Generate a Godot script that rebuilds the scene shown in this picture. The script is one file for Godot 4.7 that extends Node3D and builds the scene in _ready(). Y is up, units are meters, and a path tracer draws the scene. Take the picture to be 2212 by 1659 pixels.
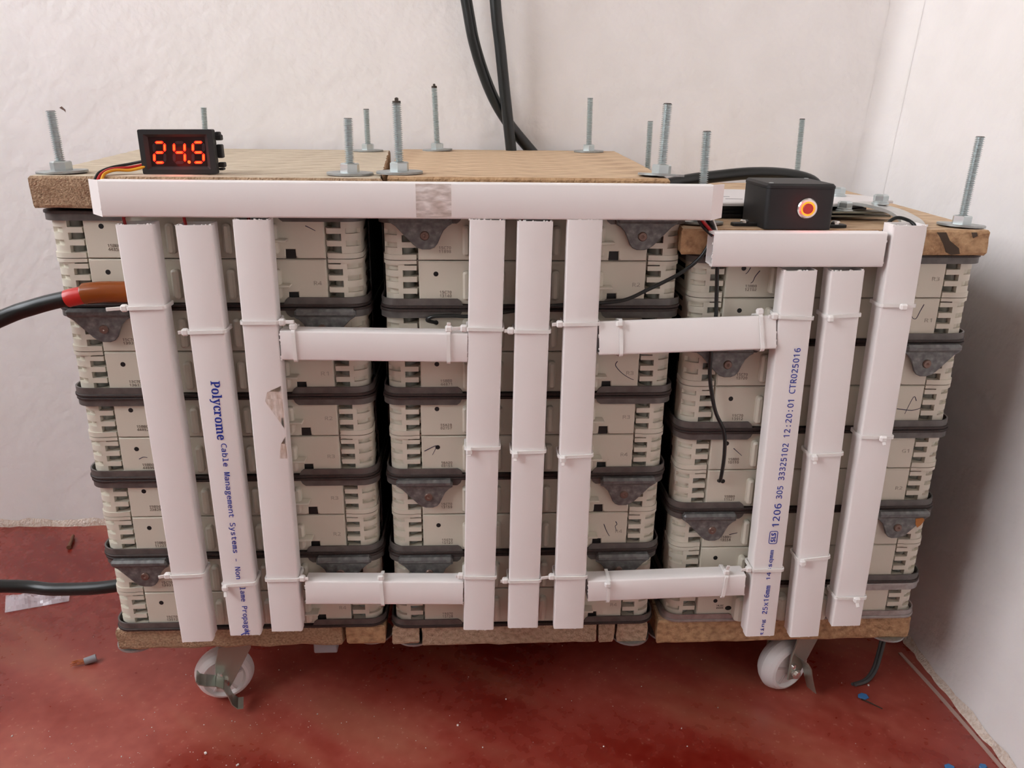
extends Node3D
# Home-built battery pack on castors, wired with white trunking, in the corner of a room with a red floor.

var M := {}
var used := {}
var rng := RandomNumberGenerator.new()


# ---------------------------------------------------------------- mesh builder
class MB:
	var p := PackedVector3Array()
	var n := PackedVector3Array()
	var u := PackedVector2Array()

	func tri(a: Vector3, b: Vector3, c: Vector3, na: Vector3, nb := Vector3.ZERO, nc := Vector3.ZERO) -> void:
		if nb == Vector3.ZERO:
			nb = na
			nc = na
		if (b - a).cross(c - a).dot(na + nb + nc) > 0.0:
			var t := b
			b = c
			c = t
			t = nb
			nb = nc
			nc = t
		p.append_array([a, b, c])
		n.append_array([na, nb, nc])
		u.append_array([Vector2(a.x, -a.z), Vector2(b.x, -b.z), Vector2(c.x, -c.z)])

	func quad(a: Vector3, b: Vector3, c: Vector3, d: Vector3, nn: Vector3) -> void:
		tri(a, b, c, nn)
		tri(a, c, d, nn)

	func quads(a: Vector3, b: Vector3, c: Vector3, d: Vector3, na: Vector3, nb: Vector3, nc: Vector3, nd: Vector3) -> void:
		tri(a, b, c, na, nb, nc)
		tri(a, c, d, na, nc, nd)

	func auto(a: Vector3, b: Vector3, c: Vector3, d: Vector3, inside: Vector3) -> void:
		var nn := (b - a).cross(c - a)
		if nn.length() < 1e-14:
			nn = (c - a).cross(d - a)
		nn = nn.normalized()
		if nn.dot((a + b + c + d) / 4.0 - inside) < 0.0:
			nn = -nn
		quad(a, b, c, d, nn)

	func box(c: Vector3, s: Vector3, bev := 0.0, xf := Transform3D()) -> void:
		var h := s / 2.0
		bev = minf(bev, minf(h.x, minf(h.y, h.z)) * 0.95)
		for ax in 3:
			var a1 := (ax + 1) % 3
			var a2 := (ax + 2) % 3
			for sg in [-1.0, 1.0]:
				var q: Array[Vector3] = []
				for k in [[-1, -1], [1, -1], [1, 1], [-1, 1]]:
					var v := Vector3.ZERO
					v[ax] = sg * h[ax]
					v[a1] = k[0] * (h[a1] - bev)
					v[a2] = k[1] * (h[a2] - bev)
					q.append(xf * (c + v))
				var nn := Vector3.ZERO
				nn[ax] = sg
				quad(q[0], q[1], q[2], q[3], xf.basis * nn)
		if bev <= 0.0:
			return
		for ax in 3:
			var a1 := (ax + 1) % 3
			var a2 := (ax + 2) % 3
			for s1 in [-1.0, 1.0]:
				for s2 in [-1.0, 1.0]:
					var q: Array[Vector3] = []
					for k in [[-1, 0], [1, 0], [1, 1], [-1, 1]]:
						var v := Vector3.ZERO
						v[ax] = k[0] * (h[ax] - bev)
						v[a1] = s1 * (h[a1] - (bev if k[1] == 1 else 0.0))
						v[a2] = s2 * (h[a2] - (0.0 if k[1] == 1 else bev))
						q.append(xf * (c + v))
					var nn := Vector3.ZERO
					nn[a1] = s1
					nn[a2] = s2
					quad(q[0], q[1], q[2], q[3], xf.basis * nn.normalized())
		for sx in [-1.0, 1.0]:
			for sy in [-1.0, 1.0]:
				for sz in [-1.0, 1.0]:
					var sv := Vector3(sx, sy, sz)
					var a := xf * (c + sv * (h - Vector3(0, bev, bev)))
					var b := xf * (c + sv * (h - Vector3(bev, 0, bev)))
					var d := xf * (c + sv * (h - Vector3(bev, bev, 0)))
					tri(a, b, d, xf.basis * sv.normalized())

	static func ccw(poly: PackedVector2Array) -> PackedVector2Array:
		var a := 0.0
		for i in poly.size():
			a += poly[i].cross(poly[(i + 1) % poly.size()])
		if a < 0.0:
			poly = poly.duplicate()
			poly.reverse()
		return poly

	static func inset(poly: PackedVector2Array, d: float) -> PackedVector2Array:
		var r := PackedVector2Array()
		var m := poly.size()
		for i in m:
			var e1 := (poly[i] - poly[(i + m - 1) % m]).normalized()
			var e2 := (poly[(i + 1) % m] - poly[i]).normalized()
			var n1 := Vector2(-e1.y, e1.x)
			var n2 := Vector2(-e2.y, e2.x)
			var b := n1 + n2
			r.append(poly[i] + b * (d / maxf(0.4, 1.0 + n1.dot(n2))))
		return r

	# polygon in xy, pushed from z0 to z1 and chamfered at z1
	func prism(poly_in: PackedVector2Array, z0: float, z1: float, bev := 0.0, xf := Transform3D(), smooth := 0.8, back := true) -> void:
		var poly := ccw(poly_in)
		var m := poly.size()
		var top := inset(poly, bev) if bev > 0.0 else poly
		var zb := z1 - bev
		var en := PackedVector2Array()
		for i in m:
			var e := (poly[(i + 1) % m] - poly[i]).normalized()
			en.append(Vector2(e.y, -e.x))
		for i in m:
			var j := (i + 1) % m
			var ni := en[i]
			var nj := en[i]
			var pr := en[(i + m - 1) % m]
			if pr.dot(en[i]) > smooth:
				ni = (pr + en[i]).normalized()
			if en[j].dot(en[i]) > smooth:
				nj = (en[j] + en[i]).normalized()
			var a := xf * Vector3(poly[i].x, poly[i].y, z0)
			var b := xf * Vector3(poly[j].x, poly[j].y, z0)
			var c := xf * Vector3(poly[j].x, poly[j].y, zb)
			var d := xf * Vector3(poly[i].x, poly[i].y, zb)
			var n3i := xf.basis * Vector3(ni.x, ni.y, 0)
			var n3j := xf.basis * Vector3(nj.x, nj.y, 0)
			quads(a, b, c, d, n3i, n3j, n3j, n3i)
			if bev > 0.0:
				var e1 := xf * Vector3(top[i].x, top[i].y, z1)
				var e2 := xf * Vector3(top[j].x, top[j].y, z1)
				var bi := xf.basis * Vector3(ni.x, ni.y, 1).normalized()
				var bj := xf.basis * Vector3(nj.x, nj.y, 1).normalized()
				quads(d, c, e2, e1, bi, bj, bj, bi)
		var t := Geometry2D.triangulate_polygon(top)
		for i in range(0, t.size(), 3):
			tri(xf * Vector3(top[t[i]].x, top[t[i]].y, z1), xf * Vector3(top[t[i + 1]].x, top[t[i + 1]].y, z1), xf * Vector3(top[t[i + 2]].x, top[t[i + 2]].y, z1), xf.basis * Vector3(0, 0, 1))
		if back:
			t = Geometry2D.triangulate_polygon(poly)
			for i in range(0, t.size(), 3):
				tri(xf * Vector3(poly[t[i]].x, poly[t[i]].y, z0), xf * Vector3(poly[t[i + 1]].x, poly[t[i + 1]].y, z0), xf * Vector3(poly[t[i + 2]].x, poly[t[i + 2]].y, z0), xf.basis * Vector3(0, 0, -1))

	# strip of the given thickness along a path in xz, its heights given per point
	func ribbon(path: PackedVector2Array, y0: PackedFloat32Array, y1: PackedFloat32Array, t: float, closed := false, xf := Transform3D()) -> void:
		var m := path.size()
		var nr := PackedVector2Array()
		for i in m:
			var a := path[(i + m - 1) % m] if closed else path[maxi(i - 1, 0)]
			var b := path[(i + 1) % m] if closed else path[mini(i + 1, m - 1)]
			var e := (b - a).normalized()
			nr.append(Vector2(-e.y, e.x))
		var last := m if closed else m - 1
		for i in last:
			var j := (i + 1) % m
			var oi := path[i] + nr[i] * t
			var oj := path[j] + nr[j] * t
			var ni := Vector3(nr[i].x, 0, nr[i].y)
			var nj := Vector3(nr[j].x, 0, nr[j].y)
			var q := [Vector3(oi.x, y0[i], oi.y), Vector3(oj.x, y0[j], oj.y), Vector3(oj.x, y1[j], oj.y), Vector3(oi.x, y1[i], oi.y), Vector3(path[i].x, y0[i], path[i].y), Vector3(path[j].x, y0[j], path[j].y), Vector3(path[j].x, y1[j], path[j].y), Vector3(path[i].x, y1[i], path[i].y)]
			for k in 8:
				q[k] = xf * q[k]
			ni = xf.basis * ni
			nj = xf.basis * nj
			quads(q[0], q[1], q[2], q[3], ni, nj, nj, ni)
			quads(q[4], q[5], q[6], q[7], -ni, -nj, -nj, -ni)
			quad(q[3], q[2], q[6], q[7], xf.basis * Vector3.UP)
			quad(q[0], q[1], q[5], q[4], xf.basis * Vector3.DOWN)
			if not closed and i == 0:
				quad(q[0], q[3], q[7], q[4], xf.basis * Vector3(path[0].x - path[1].x, 0, path[0].y - path[1].y).normalized())
			if not closed and i == last - 1:
				quad(q[1], q[2], q[6], q[5], xf.basis * Vector3(path[j].x - path[i].x, 0, path[j].y - path[i].y).normalized())

	func tube(pts: PackedVector3Array, r: float, sides := 10, r_end := -1.0) -> void:
		var m := pts.size()
		var up := Vector3(0.31, 0.83, 0.46).normalized()
		var rings: Array[PackedVector3Array] = []
		var norms: Array[PackedVector3Array] = []
		for i in m:
			var d := (pts[mini(i + 1, m - 1)] - pts[maxi(i - 1, 0)]).normalized()
			var s := d.cross(up).normalized()
			up = s.cross(d).normalized()
			var rr := r if r_end < 0.0 else lerpf(r, r_end, float(i) / (m - 1))
			var ring := PackedVector3Array()
			var nn := PackedVector3Array()
			for k in sides:
				var a := TAU * k / sides
				var o := s * cos(a) + up * sin(a)
				ring.append(pts[i] + o * rr)
				nn.append(o)
			rings.append(ring)
			norms.append(nn)
		for i in m - 1:
			for k in sides:
				var l := (k + 1) % sides
				quads(rings[i][k], rings[i][l], rings[i + 1][l], rings[i + 1][k], norms[i][k], norms[i][l], norms[i + 1][l], norms[i + 1][k])
		for e in [0, m - 1]:
			var nn := (pts[0] - pts[1]).normalized() if e == 0 else (pts[m - 1] - pts[m - 2]).normalized()
			for k in sides:
				tri(pts[e], rings[e][k], rings[e][(k + 1) % sides], nn)

	# (radius, height) profile turned about the z axis of xf
	func lathe(prof: PackedVector2Array, seg: int, xf := Transform3D(), flat := false) -> void:
		for i in prof.size() - 1:
			var a := prof[i]
			var b := prof[i + 1]
			var e := (b - a).normalized()
			var pn := Vector2(e.y, -e.x)
			for k in seg:
				var t0 := TAU * k / seg
				var t1 := TAU * (k + 1) / seg
				var d0 := Vector3(cos(t0), sin(t0), 0)
				var d1 := Vector3(cos(t1), sin(t1), 0)
				if flat:
					d0 = (d0 + d1).normalized()
				var n0 := xf.basis * (d0 * pn.x + Vector3(0, 0, pn.y))
				var n1 := n0 if flat else xf.basis * (d1 * pn.x + Vector3(0, 0, pn.y))
				d0 = Vector3(cos(t0), sin(t0), 0)
				quads(xf * (d0 * a.x + Vector3(0, 0, a.y)), xf * (d1 * a.x + Vector3(0, 0, a.y)), xf * (d1 * b.x + Vector3(0, 0, b.y)), xf * (d0 * b.x + Vector3(0, 0, b.y)), n0, n1, n1, n0)

	func commit(mat: Material, into: ArrayMesh = null) -> ArrayMesh:
		var am := into if into else ArrayMesh.new()
		var arr := []
		arr.resize(Mesh.ARRAY_MAX)
		arr[Mesh.ARRAY_VERTEX] = p
		arr[Mesh.ARRAY_NORMAL] = n
		arr[Mesh.ARRAY_TEX_UV] = u
		am.add_surface_from_arrays(Mesh.PRIMITIVE_TRIANGLES, arr)
		am.surface_set_material(am.get_surface_count() - 1, mat)
		return am


# ---------------------------------------------------------------- scene helpers
func numbered(called: String) -> String:
	if not used.has(called):
		used[called] = 0
		return called
	used[called] += 1
	return "%s_%03d" % [called, used[called]]


func tag(o: Node3D, label: String, category := "", group := "", kind := "") -> Node3D:
	o.set_meta("label", label)
	if category:
		o.set_meta("category", category)
	if group:
		o.set_meta("group", group)
	if kind:
		o.set_meta("kind", kind)
	return o


func thing(called: String, at: Vector3, label: String, category: String, group := "", basis := Basis()) -> Node3D:
	var o := Node3D.new()
	o.name = numbered(called)
	add_child(o)
	o.transform = Transform3D(basis, at)
	tag(o, label, category, group)
	return o


func obj(called: String, mesh: Mesh, parent: Node3D, at := Transform3D(), label := "") -> MeshInstance3D:
	var o := MeshInstance3D.new()
	o.name = numbered(called) if parent == self else called
	o.mesh = mesh
	o.transform = at
	parent.add_child(o, true)
	if label:
		o.set_meta("label", label)
	return o


func smooth(pts: Array, steps := 6) -> PackedVector3Array:
	var r := PackedVector3Array()
	for i in pts.size() - 1:
		var a: Vector3 = pts[maxi(i - 1, 0)]
		var b: Vector3 = pts[i]
		var c: Vector3 = pts[i + 1]
		var d: Vector3 = pts[mini(i + 2, pts.size() - 1)]
		for k in steps:
			r.append(b.cubic_interpolate(c, a, d, float(k) / steps))
	r.append(pts[pts.size() - 1])
	return r


func V(x: float, y: float, z: float) -> Vector3:
	return Vector3(x, y, z)


func poly(a: Array) -> PackedVector2Array:
	var r := PackedVector2Array()
	for i in range(0, a.size(), 2):
		r.append(Vector2(a[i], a[i + 1]))
	return r


func rect(w: float, h: float, r := 0.0, seg := 4) -> PackedVector2Array:
	var o := PackedVector2Array()
	if r <= 0.0:
		return poly([-w / 2, -h / 2, w / 2, -h / 2, w / 2, h / 2, -w / 2, h / 2])
	var k := 0
	for c in [Vector2(w / 2 - r, h / 2 - r), Vector2(-w / 2 + r, h / 2 - r), Vector2(-w / 2 + r, -h / 2 + r), Vector2(w / 2 - r, -h / 2 + r)]:
		for i in seg + 1:
			var a := PI / 2 * (k + float(i) / seg)
			o.append(c + Vector2(cos(a), sin(a)) * r)
		k += 1
	return o


func disc(r: float, seg := 16) -> PackedVector2Array:
	var o := PackedVector2Array()
	for i in seg:
		o.append(Vector2(cos(TAU * i / seg), sin(TAU * i / seg)) * r)
	return o


func mat(col: Color, rough := 0.5, metal := 0.0, spec := 0.5) -> StandardMaterial3D:
	var m := StandardMaterial3D.new()
	m.albedo_color = col
	m.roughness = rough
	m.metallic = metal
	m.metallic_specular = spec
	return m


func noise_tex(freq: float, cols: Array, seed_at: int, octaves := 4, size := 512, offs: Array = []) -> NoiseTexture2D:
	var t := NoiseTexture2D.new()
	t.width = size
	t.height = size
	t.seamless = true
	t.generate_mipmaps = false
	var f := FastNoiseLite.new()
	f.noise_type = FastNoiseLite.TYPE_SIMPLEX_SMOOTH
	f.seed = seed_at
	f.frequency = freq
	f.fractal_octaves = octaves
	t.noise = f
	if cols.size():
		var g := Gradient.new()
		var o := PackedFloat32Array()
		var c := PackedColorArray()
		for i in cols.size():
			o.append(offs[i] if offs.size() else float(i) / (cols.size() - 1))
			c.append(cols[i])
		g.offsets = o
		g.colors = c
		t.color_ramp = g
	return t


func normal_tex(freq: float, strength: float, seed_at: int, octaves := 3) -> NoiseTexture2D:
	var t := noise_tex(freq, [], seed_at, octaves)
	t.as_normal_map = true
	t.bump_strength = strength
	return t


func tri_mat(tex: Texture2D, scale: Vector3, rough: float, metal := 0.0, normal: Texture2D = null, nscale := 1.0, world := false) -> StandardMaterial3D:
	var m := mat(Color.WHITE, rough, metal)
	m.albedo_texture = tex
	m.uv1_triplanar = true
	m.uv1_world_triplanar = world
	m.uv1_scale = scale
	if normal:
		m.normal_enabled = true
		m.normal_texture = normal
		m.normal_scale = nscale
	return m


func glow(col: Color, em: Color, energy: float) -> StandardMaterial3D:
	var m := mat(col, 0.4)
	m.emission_enabled = true
	m.emission = em
	m.emission_energy_multiplier = energy
	return m


func text_mesh(s: String, font: Font, m: Material, depth := 0.0003) -> TextMesh:
	var t := TextMesh.new()
	t.text = s
	t.font = font
	t.font_size = 64
	t.pixel_size = 0.001
	t.depth = depth / 0.05
	t.curve_step = 4.0
	t.material = m
	return t


# lettering of the given length and letter height, laid along dir with up
func letter(called: String, s: String, font: Font, m: Material, parent: Node3D, centre: Vector3, dir: Vector3, up: Vector3, length: float, height: float) -> MeshInstance3D:
	var t := text_mesh(s, font, m)
	var b := t.get_aabb()
	var k := length / maxf(b.size.x, 1e-4)
	var h := height / maxf(b.size.y, 1e-4)
	var zz := dir.cross(up).normalized()
	var bs := Basis(dir.normalized() * k, up.normalized() * h, zz * 0.05)
	var o := obj(called, t, parent)
	o.transform = Transform3D(bs, centre - bs * (b.position + b.size / 2.0))
	return o


func pen(called: String, pts: Array, r: float, parent: Node3D, m: Material) -> void:
	var mb := MB.new()
	mb.tube(smooth(pts, 4), r, 6, r * 0.6)
	obj(called, mb.commit(m), parent)


# ---------------------------------------------------------------- materials
func make_materials() -> void:
	M.frame = mat(Color8(212, 205, 189), 0.42)
	M.core = mat(Color8(138, 140, 132), 0.5)
	M.hole = mat(Color8(10, 10, 10), 0.6)
	M.etch = mat(Color8(120, 110, 98), 0.7)
	M.ink = mat(Color8(24, 28, 62), 0.5)
	M.steel = tri_mat(noise_tex(0.02, [Color8(84, 80, 77), Color8(98, 93, 90), Color8(110, 105, 101)], 5, 3), Vector3(8, 8, 8), 0.42, 0.25)
	M.tab = tri_mat(noise_tex(0.03, [Color8(90, 89, 88), Color8(106, 105, 104), Color8(118, 118, 116), Color8(150, 149, 146)], 8, 4, 512, [0.2, 0.5, 0.72, 0.95]), Vector3(9, 9, 9), 0.4, 0.3)
	M.rust = tri_mat(noise_tex(0.04, [Color8(44, 37, 35), Color8(56, 46, 43), Color8(72, 52, 45)], 21, 3), Vector3(20, 20, 20), 0.6, 0.2)
	M.silver = tri_mat(noise_tex(0.02, [Color8(146, 136, 132), Color8(172, 164, 160)], 6), Vector3(12, 12, 12), 0.4, 0.5)
	M.screw = tri_mat(noise_tex(0.06, [Color8(84, 60, 52), Color8(128, 104, 94), Color8(160, 146, 136)], 9), Vector3(60, 60, 60), 0.4, 0.6)
	M.pvc = mat(Color8(241, 235, 232), 0.38)
	M.nylon = mat(Color8(240, 236, 232), 0.35)
	M.nylon.backlight_enabled = true
	M.nylon.backlight = Color(0.25, 0.24, 0.23)
	M.print = mat(Color8(20, 48, 152), 0.6)
	M.zinc = mat(Color8(196, 205, 205), 0.28, 0.75)
	M.zinc_dull = tri_mat(noise_tex(0.03, [Color8(150, 153, 152), Color8(176, 180, 178)], 4), Vector3(20, 20, 20), 0.42, 0.7)
	M.chrome = mat(Color8(225, 223, 218), 0.16, 0.9)
	M.alu = tri_mat(noise_tex(0.02, [Color8(190, 188, 184), Color8(214, 212, 208)], 14), Vector3(12, 12, 12), 0.36, 0.6)
	M.tin = mat(Color8(142, 142, 128), 0.35, 0.7)
	M.cut = mat(Color8(70, 60, 52), 0.6, 0.4)
	M.black = mat(Color8(20, 20, 20), 0.5)
	M.black_box = tri_mat(noise_tex(0.2, [Color8(20, 19, 20), Color8(27, 26, 27)], 15), Vector3(40, 40, 40), 0.55)
	M.rubber = mat(Color8(22, 25, 24), 0.3)
	M.sheet = mat(Color8(12, 12, 13), 0.4)
	M.red = mat(Color8(176, 24, 26), 0.4)
	M.yellow = mat(Color8(222, 160, 28), 0.4)
	M.white_wire = mat(Color8(226, 222, 216), 0.4)
	M.red_sleeve = mat(Color8(196, 46, 40), 0.28)
	M.amber = mat(Color8(134, 68, 26), 0.16)
	M.wheel = mat(Color8(226, 222, 220), 0.4)
	M.wheel_hub = mat(Color8(206, 198, 196), 0.45)
	M.label = mat(Color8(226, 220, 218), 0.4)
	M.blue = mat(Color8(52, 108, 160), 0.5)
	M.copper = mat(Color8(206, 132, 88), 0.35, 0.7)
	M.grey_pvc = mat(Color8(150, 150, 154), 0.5)
	M.strip = mat(Color8(72, 72, 72), 0.6)
	M.white_chip = mat(Color8(232, 226, 220), 0.6)
	M.pale_wood = tri_mat(noise_tex(0.02, [Color8(128, 106, 84), Color8(194, 176, 150), Color8(212, 198, 176), Color8(158, 134, 108)], 31, 5, 512, [0.1, 0.4, 0.6, 0.95]), Vector3(2.2, 22, 22), 0.75, 0.0, normal_tex(0.03, 3.0, 32), 0.5)
	M.tan_wood = tri_mat(noise_tex(0.018, [Color8(136, 104, 76), Color8(200, 168, 134), Color8(214, 186, 152), Color8(160, 124, 92)], 33, 5, 512, [0.1, 0.4, 0.6, 0.95]), Vector3(2.4, 20, 20), 0.72, 0.0, normal_tex(0.03, 3.0, 34), 0.4)
	M.end_brown = tri_mat(noise_tex(0.05, [Color8(130, 102, 78), Color8(172, 142, 112), Color8(200, 172, 140)], 35, 5), Vector3(12, 16, 12), 0.85, 0.0, normal_tex(0.08, 8.0, 36), 0.9)
	M.end_tan = tri_mat(noise_tex(0.02, [Color8(138, 104, 74), Color8(182, 146, 108), Color8(200, 166, 126)], 37, 5), Vector3(10, 12, 10), 0.8, 0.0, normal_tex(0.06, 6.0, 38), 0.7)
	M.end_grey = tri_mat(noise_tex(0.03, [Color8(140, 118, 96), Color8(182, 156, 130), Color8(200, 174, 150)], 39, 5), Vector3(10, 14, 10), 0.85, 0.0, normal_tex(0.08, 8.0, 40), 0.9)
	M.dark_wood = mat(Color8(60, 42, 32), 0.8)
	M.streak = mat(Color8(72, 58, 46), 0.85)
	M.plaster = tri_mat(noise_tex(0.03, [Color8(190, 158, 134), Color8(222, 204, 190), Color8(232, 220, 210)], 41, 5), Vector3(14, 14, 14), 0.9, 0.0, normal_tex(0.05, 10.0, 42), 1.0)
	M.wall = tri_mat(noise_tex(0.004, [Color8(232, 226, 222), Color8(238, 232, 229)], 43, 3), Vector3(1.5, 1.5, 1.5), 0.55, 0.0, normal_tex(0.02, 5.0, 44, 4), 0.35, true)
	M.wall.uv1_scale = Vector3(5, 5, 5)
	M.ceiling = mat(Color8(240, 238, 234), 0.9)
	M.window_white = mat(Color8(230, 228, 224), 0.5)
	M.ring = glow(Color8(255, 160, 50), Color(1.0, 0.42, 0.05), 2.4)
	M.button = glow(Color8(116, 52, 48), Color(0.9, 0.1, 0.07), 0.05)
	M.segment = glow(Color8(255, 60, 30), Color(1.0, 0.055, 0.02), 1.3)
	M.segment_core = glow(Color8(255, 150, 60), Color(1.0, 0.28, 0.03), 1.6)
	M.dark_segment = mat(Color8(42, 20, 26), 0.4)
	M.display = mat(Color8(30, 8, 12), 0.12)
	M.bag = mat(Color(0.96, 0.92, 0.95, 0.34), 0.12)
	M.bag.transparency = BaseMaterial3D.TRANSPARENCY_ALPHA
	M.floor = floor_material()
	M.residue = stain_material(Color8(200, 166, 142), 0.34, 51)
	M.smudge = stain_material(Color8(208, 164, 118), 0.32, 52)


func floor_material() -> StandardMaterial3D:
	var w := 1300
	var h := 1000
	var im := Image.create_empty(w, h, false, Image.FORMAT_RGB8)
	var ro := Image.create_empty(w, h, false, Image.FORMAT_RGB8)
	var big := FastNoiseLite.new()
	big.seed = 71
	big.frequency = 0.0030
	big.fractal_octaves = 3
	big.fractal_gain = 0.4
	var fine := FastNoiseLite.new()
	fine.seed = 72
	fine.frequency = 0.05
	fine.fractal_octaves = 3
	fine.noise_type = FastNoiseLite.TYPE_SIMPLEX
	var streak := FastNoiseLite.new()
	streak.seed = 73
	streak.frequency = 0.012
	streak.fractal_octaves = 4
	var speck := FastNoiseLite.new()
	speck.seed = 74
	speck.frequency = 0.11
	speck.noise_type = FastNoiseLite.TYPE_SIMPLEX
	var red := Color8(112, 24, 15)
	var dust := Color8(200, 116, 102)
	var tan := Color8(156, 100, 74)
	var grit := Color8(190, 140, 122)
	for y in h:
		for x in w:
			var b := big.get_noise_2d(x, y)
			var f := fine.get_noise_2d(x, y)
			var s := streak.get_noise_2d(x * 0.6 + y * 0.8, (y * 0.6 - x * 0.8) * 0.22)
			var k := clampf(0.42 + b * 0.62 + f * 0.10 + s * 0.26, 0.0, 1.0)
			var c := red.lerp(dust, k * 0.85)
			c = c.lerp(tan, clampf(s * 0.8 - 0.05, 0.0, 0.4))
			var p := speck.get_noise_2d(x, y)
			if p > 0.62 and f > 0.0:
				c = c.lerp(grit, 0.5)
			im.set_pixel(x, y, c)
			var r := 0.20 + k * 0.26 + f * 0.05
			ro.set_pixel(x, y, Color(r, r, r))
	var m := mat(Color.WHITE, 1.0)
	m.albedo_texture = ImageTexture.create_from_image(im)
	m.roughness_texture = ImageTexture.create_from_image(ro)
	m.roughness_texture_channel = BaseMaterial3D.TEXTURE_CHANNEL_RED
	m.uv1_scale = Vector3(1.0 / 1.3, 1.0, 1.0)
	m.uv1_offset = Vector3(0.5, 0.5, 0)
	m.normal_enabled = true
	m.normal_texture = normal_tex(0.02, 3.0, 75, 4)
	m.normal_scale = 0.12
	return m


func stain_material(c: Color, most: float, s: int) -> StandardMaterial3D:
	var im := Image.create_empty(128, 128, false, Image.FORMAT_RGBA8)
	var f := FastNoiseLite.new()
	f.seed = s
	f.frequency = 0.05
	f.fractal_octaves = 4
	for y in 128:
		for x in 128:
			var a := clampf(0.5 + f.get_noise_2d(x * 1.6, y * 0.5) * 0.8, 0.0, 1.0) * most
			im.set_pixel(x, y, Color(c.r, c.g, c.b, a))
	var m := mat(Color.WHITE, 0.8)
	m.albedo_texture = ImageTexture.create_from_image(im)
	m.transparency = BaseMaterial3D.TRANSPARENCY_ALPHA
	m.uv1_triplanar = true
	m.uv1_scale = Vector3(28, 28, 28)
	return m


# ---------------------------------------------------------------- battery modules
const PITCH := 0.0701
const UP_LAYERS := [["lip", 0.0345, 0.0307], ["win", 0.0307, 0.0256], ["bar", 0.0256, 0.0216], ["win", 0.0216, 0.0165], ["bar", 0.0165, 0.0125], ["win", 0.0125, 0.0074], ["bar", 0.0074, 0.0027]]
const LOW_LAYERS := [["bar", 0.0674, 0.0646], ["win", 0.0646, 0.0598], ["bar", 0.0598, 0.0559], ["win", 0.0559, 0.0510], ["bar", 0.0510, 0.0471], ["win", 0.0471, 0.0423], ["bar", 0.0423, 0.0388], ["slot", 0.0388, 0.0377], ["lip", 0.0377, 0.0351]]
var frame_mesh := {}


func frame_plan(kind: String) -> PackedVector2Array:
	var hw := 0.1105
	var r := 0.0107
	var zf := -0.0014
	var half: Array[Vector2] = []
	match kind:
		"win":
			half.append_array([Vector2(0.085, zf), Vector2(0.085, -0.018), Vector2(0.0968, -0.018), Vector2(0.0968, zf)])
		"slot":
			half.append_array([Vector2(0.085, zf), Vector2(0.085, -0.007), Vector2(0.0955, -0.007), Vector2(0.0955, zf)])
		_:
			half.append_array([Vector2(0.085, zf), Vector2(0.085, -0.006), Vector2(0.0864, -0.006), Vector2(0.0864, zf)])
	var c := Vector2(hw - r, zf - r)
	if kind == "lip":
		c = Vector2(hw + 0.0007 - r, zf + 0.0007 - r)
		half[3].y = zf
		half.append(Vector2(0.0905, zf))
		half.append(Vector2(0.0925, zf + 0.0007))
	if kind == "bar":
		half.append(c + Vector2(0.0004, r))
		for i in 7:
			var a := deg_to_rad(lerpf(88, 22, i / 6.0))
			half.append(c + Vector2(cos(a), sin(a)) * (r - 0.0026))
		half.append(c + Vector2(cos(deg_to_rad(19)), sin(deg_to_rad(19))) * r)
		half.append(c + Vector2(r, 0))
		half.append(c + Vector2(r, -0.012))
		half.append(c + Vector2(r - 0.0015, -0.013))
		half.append(Vector2(hw - 0.0015, -0.355))
	else:
		for i in 8:
			var a := PI / 2 * (1.0 - i / 7.0)
			half.append(c + Vector2(cos(a), sin(a)) * r)
	half.append(Vector2(hw, -0.362))
	half.append(Vector2(hw - 0.008, -0.37))
	var o := PackedVector2Array()
	for q in half:
		o.append(q)
	for i in range(half.size() - 1, -1, -1):
		o.append(Vector2(-half[i].x, half[i].y))
	return o


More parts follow.
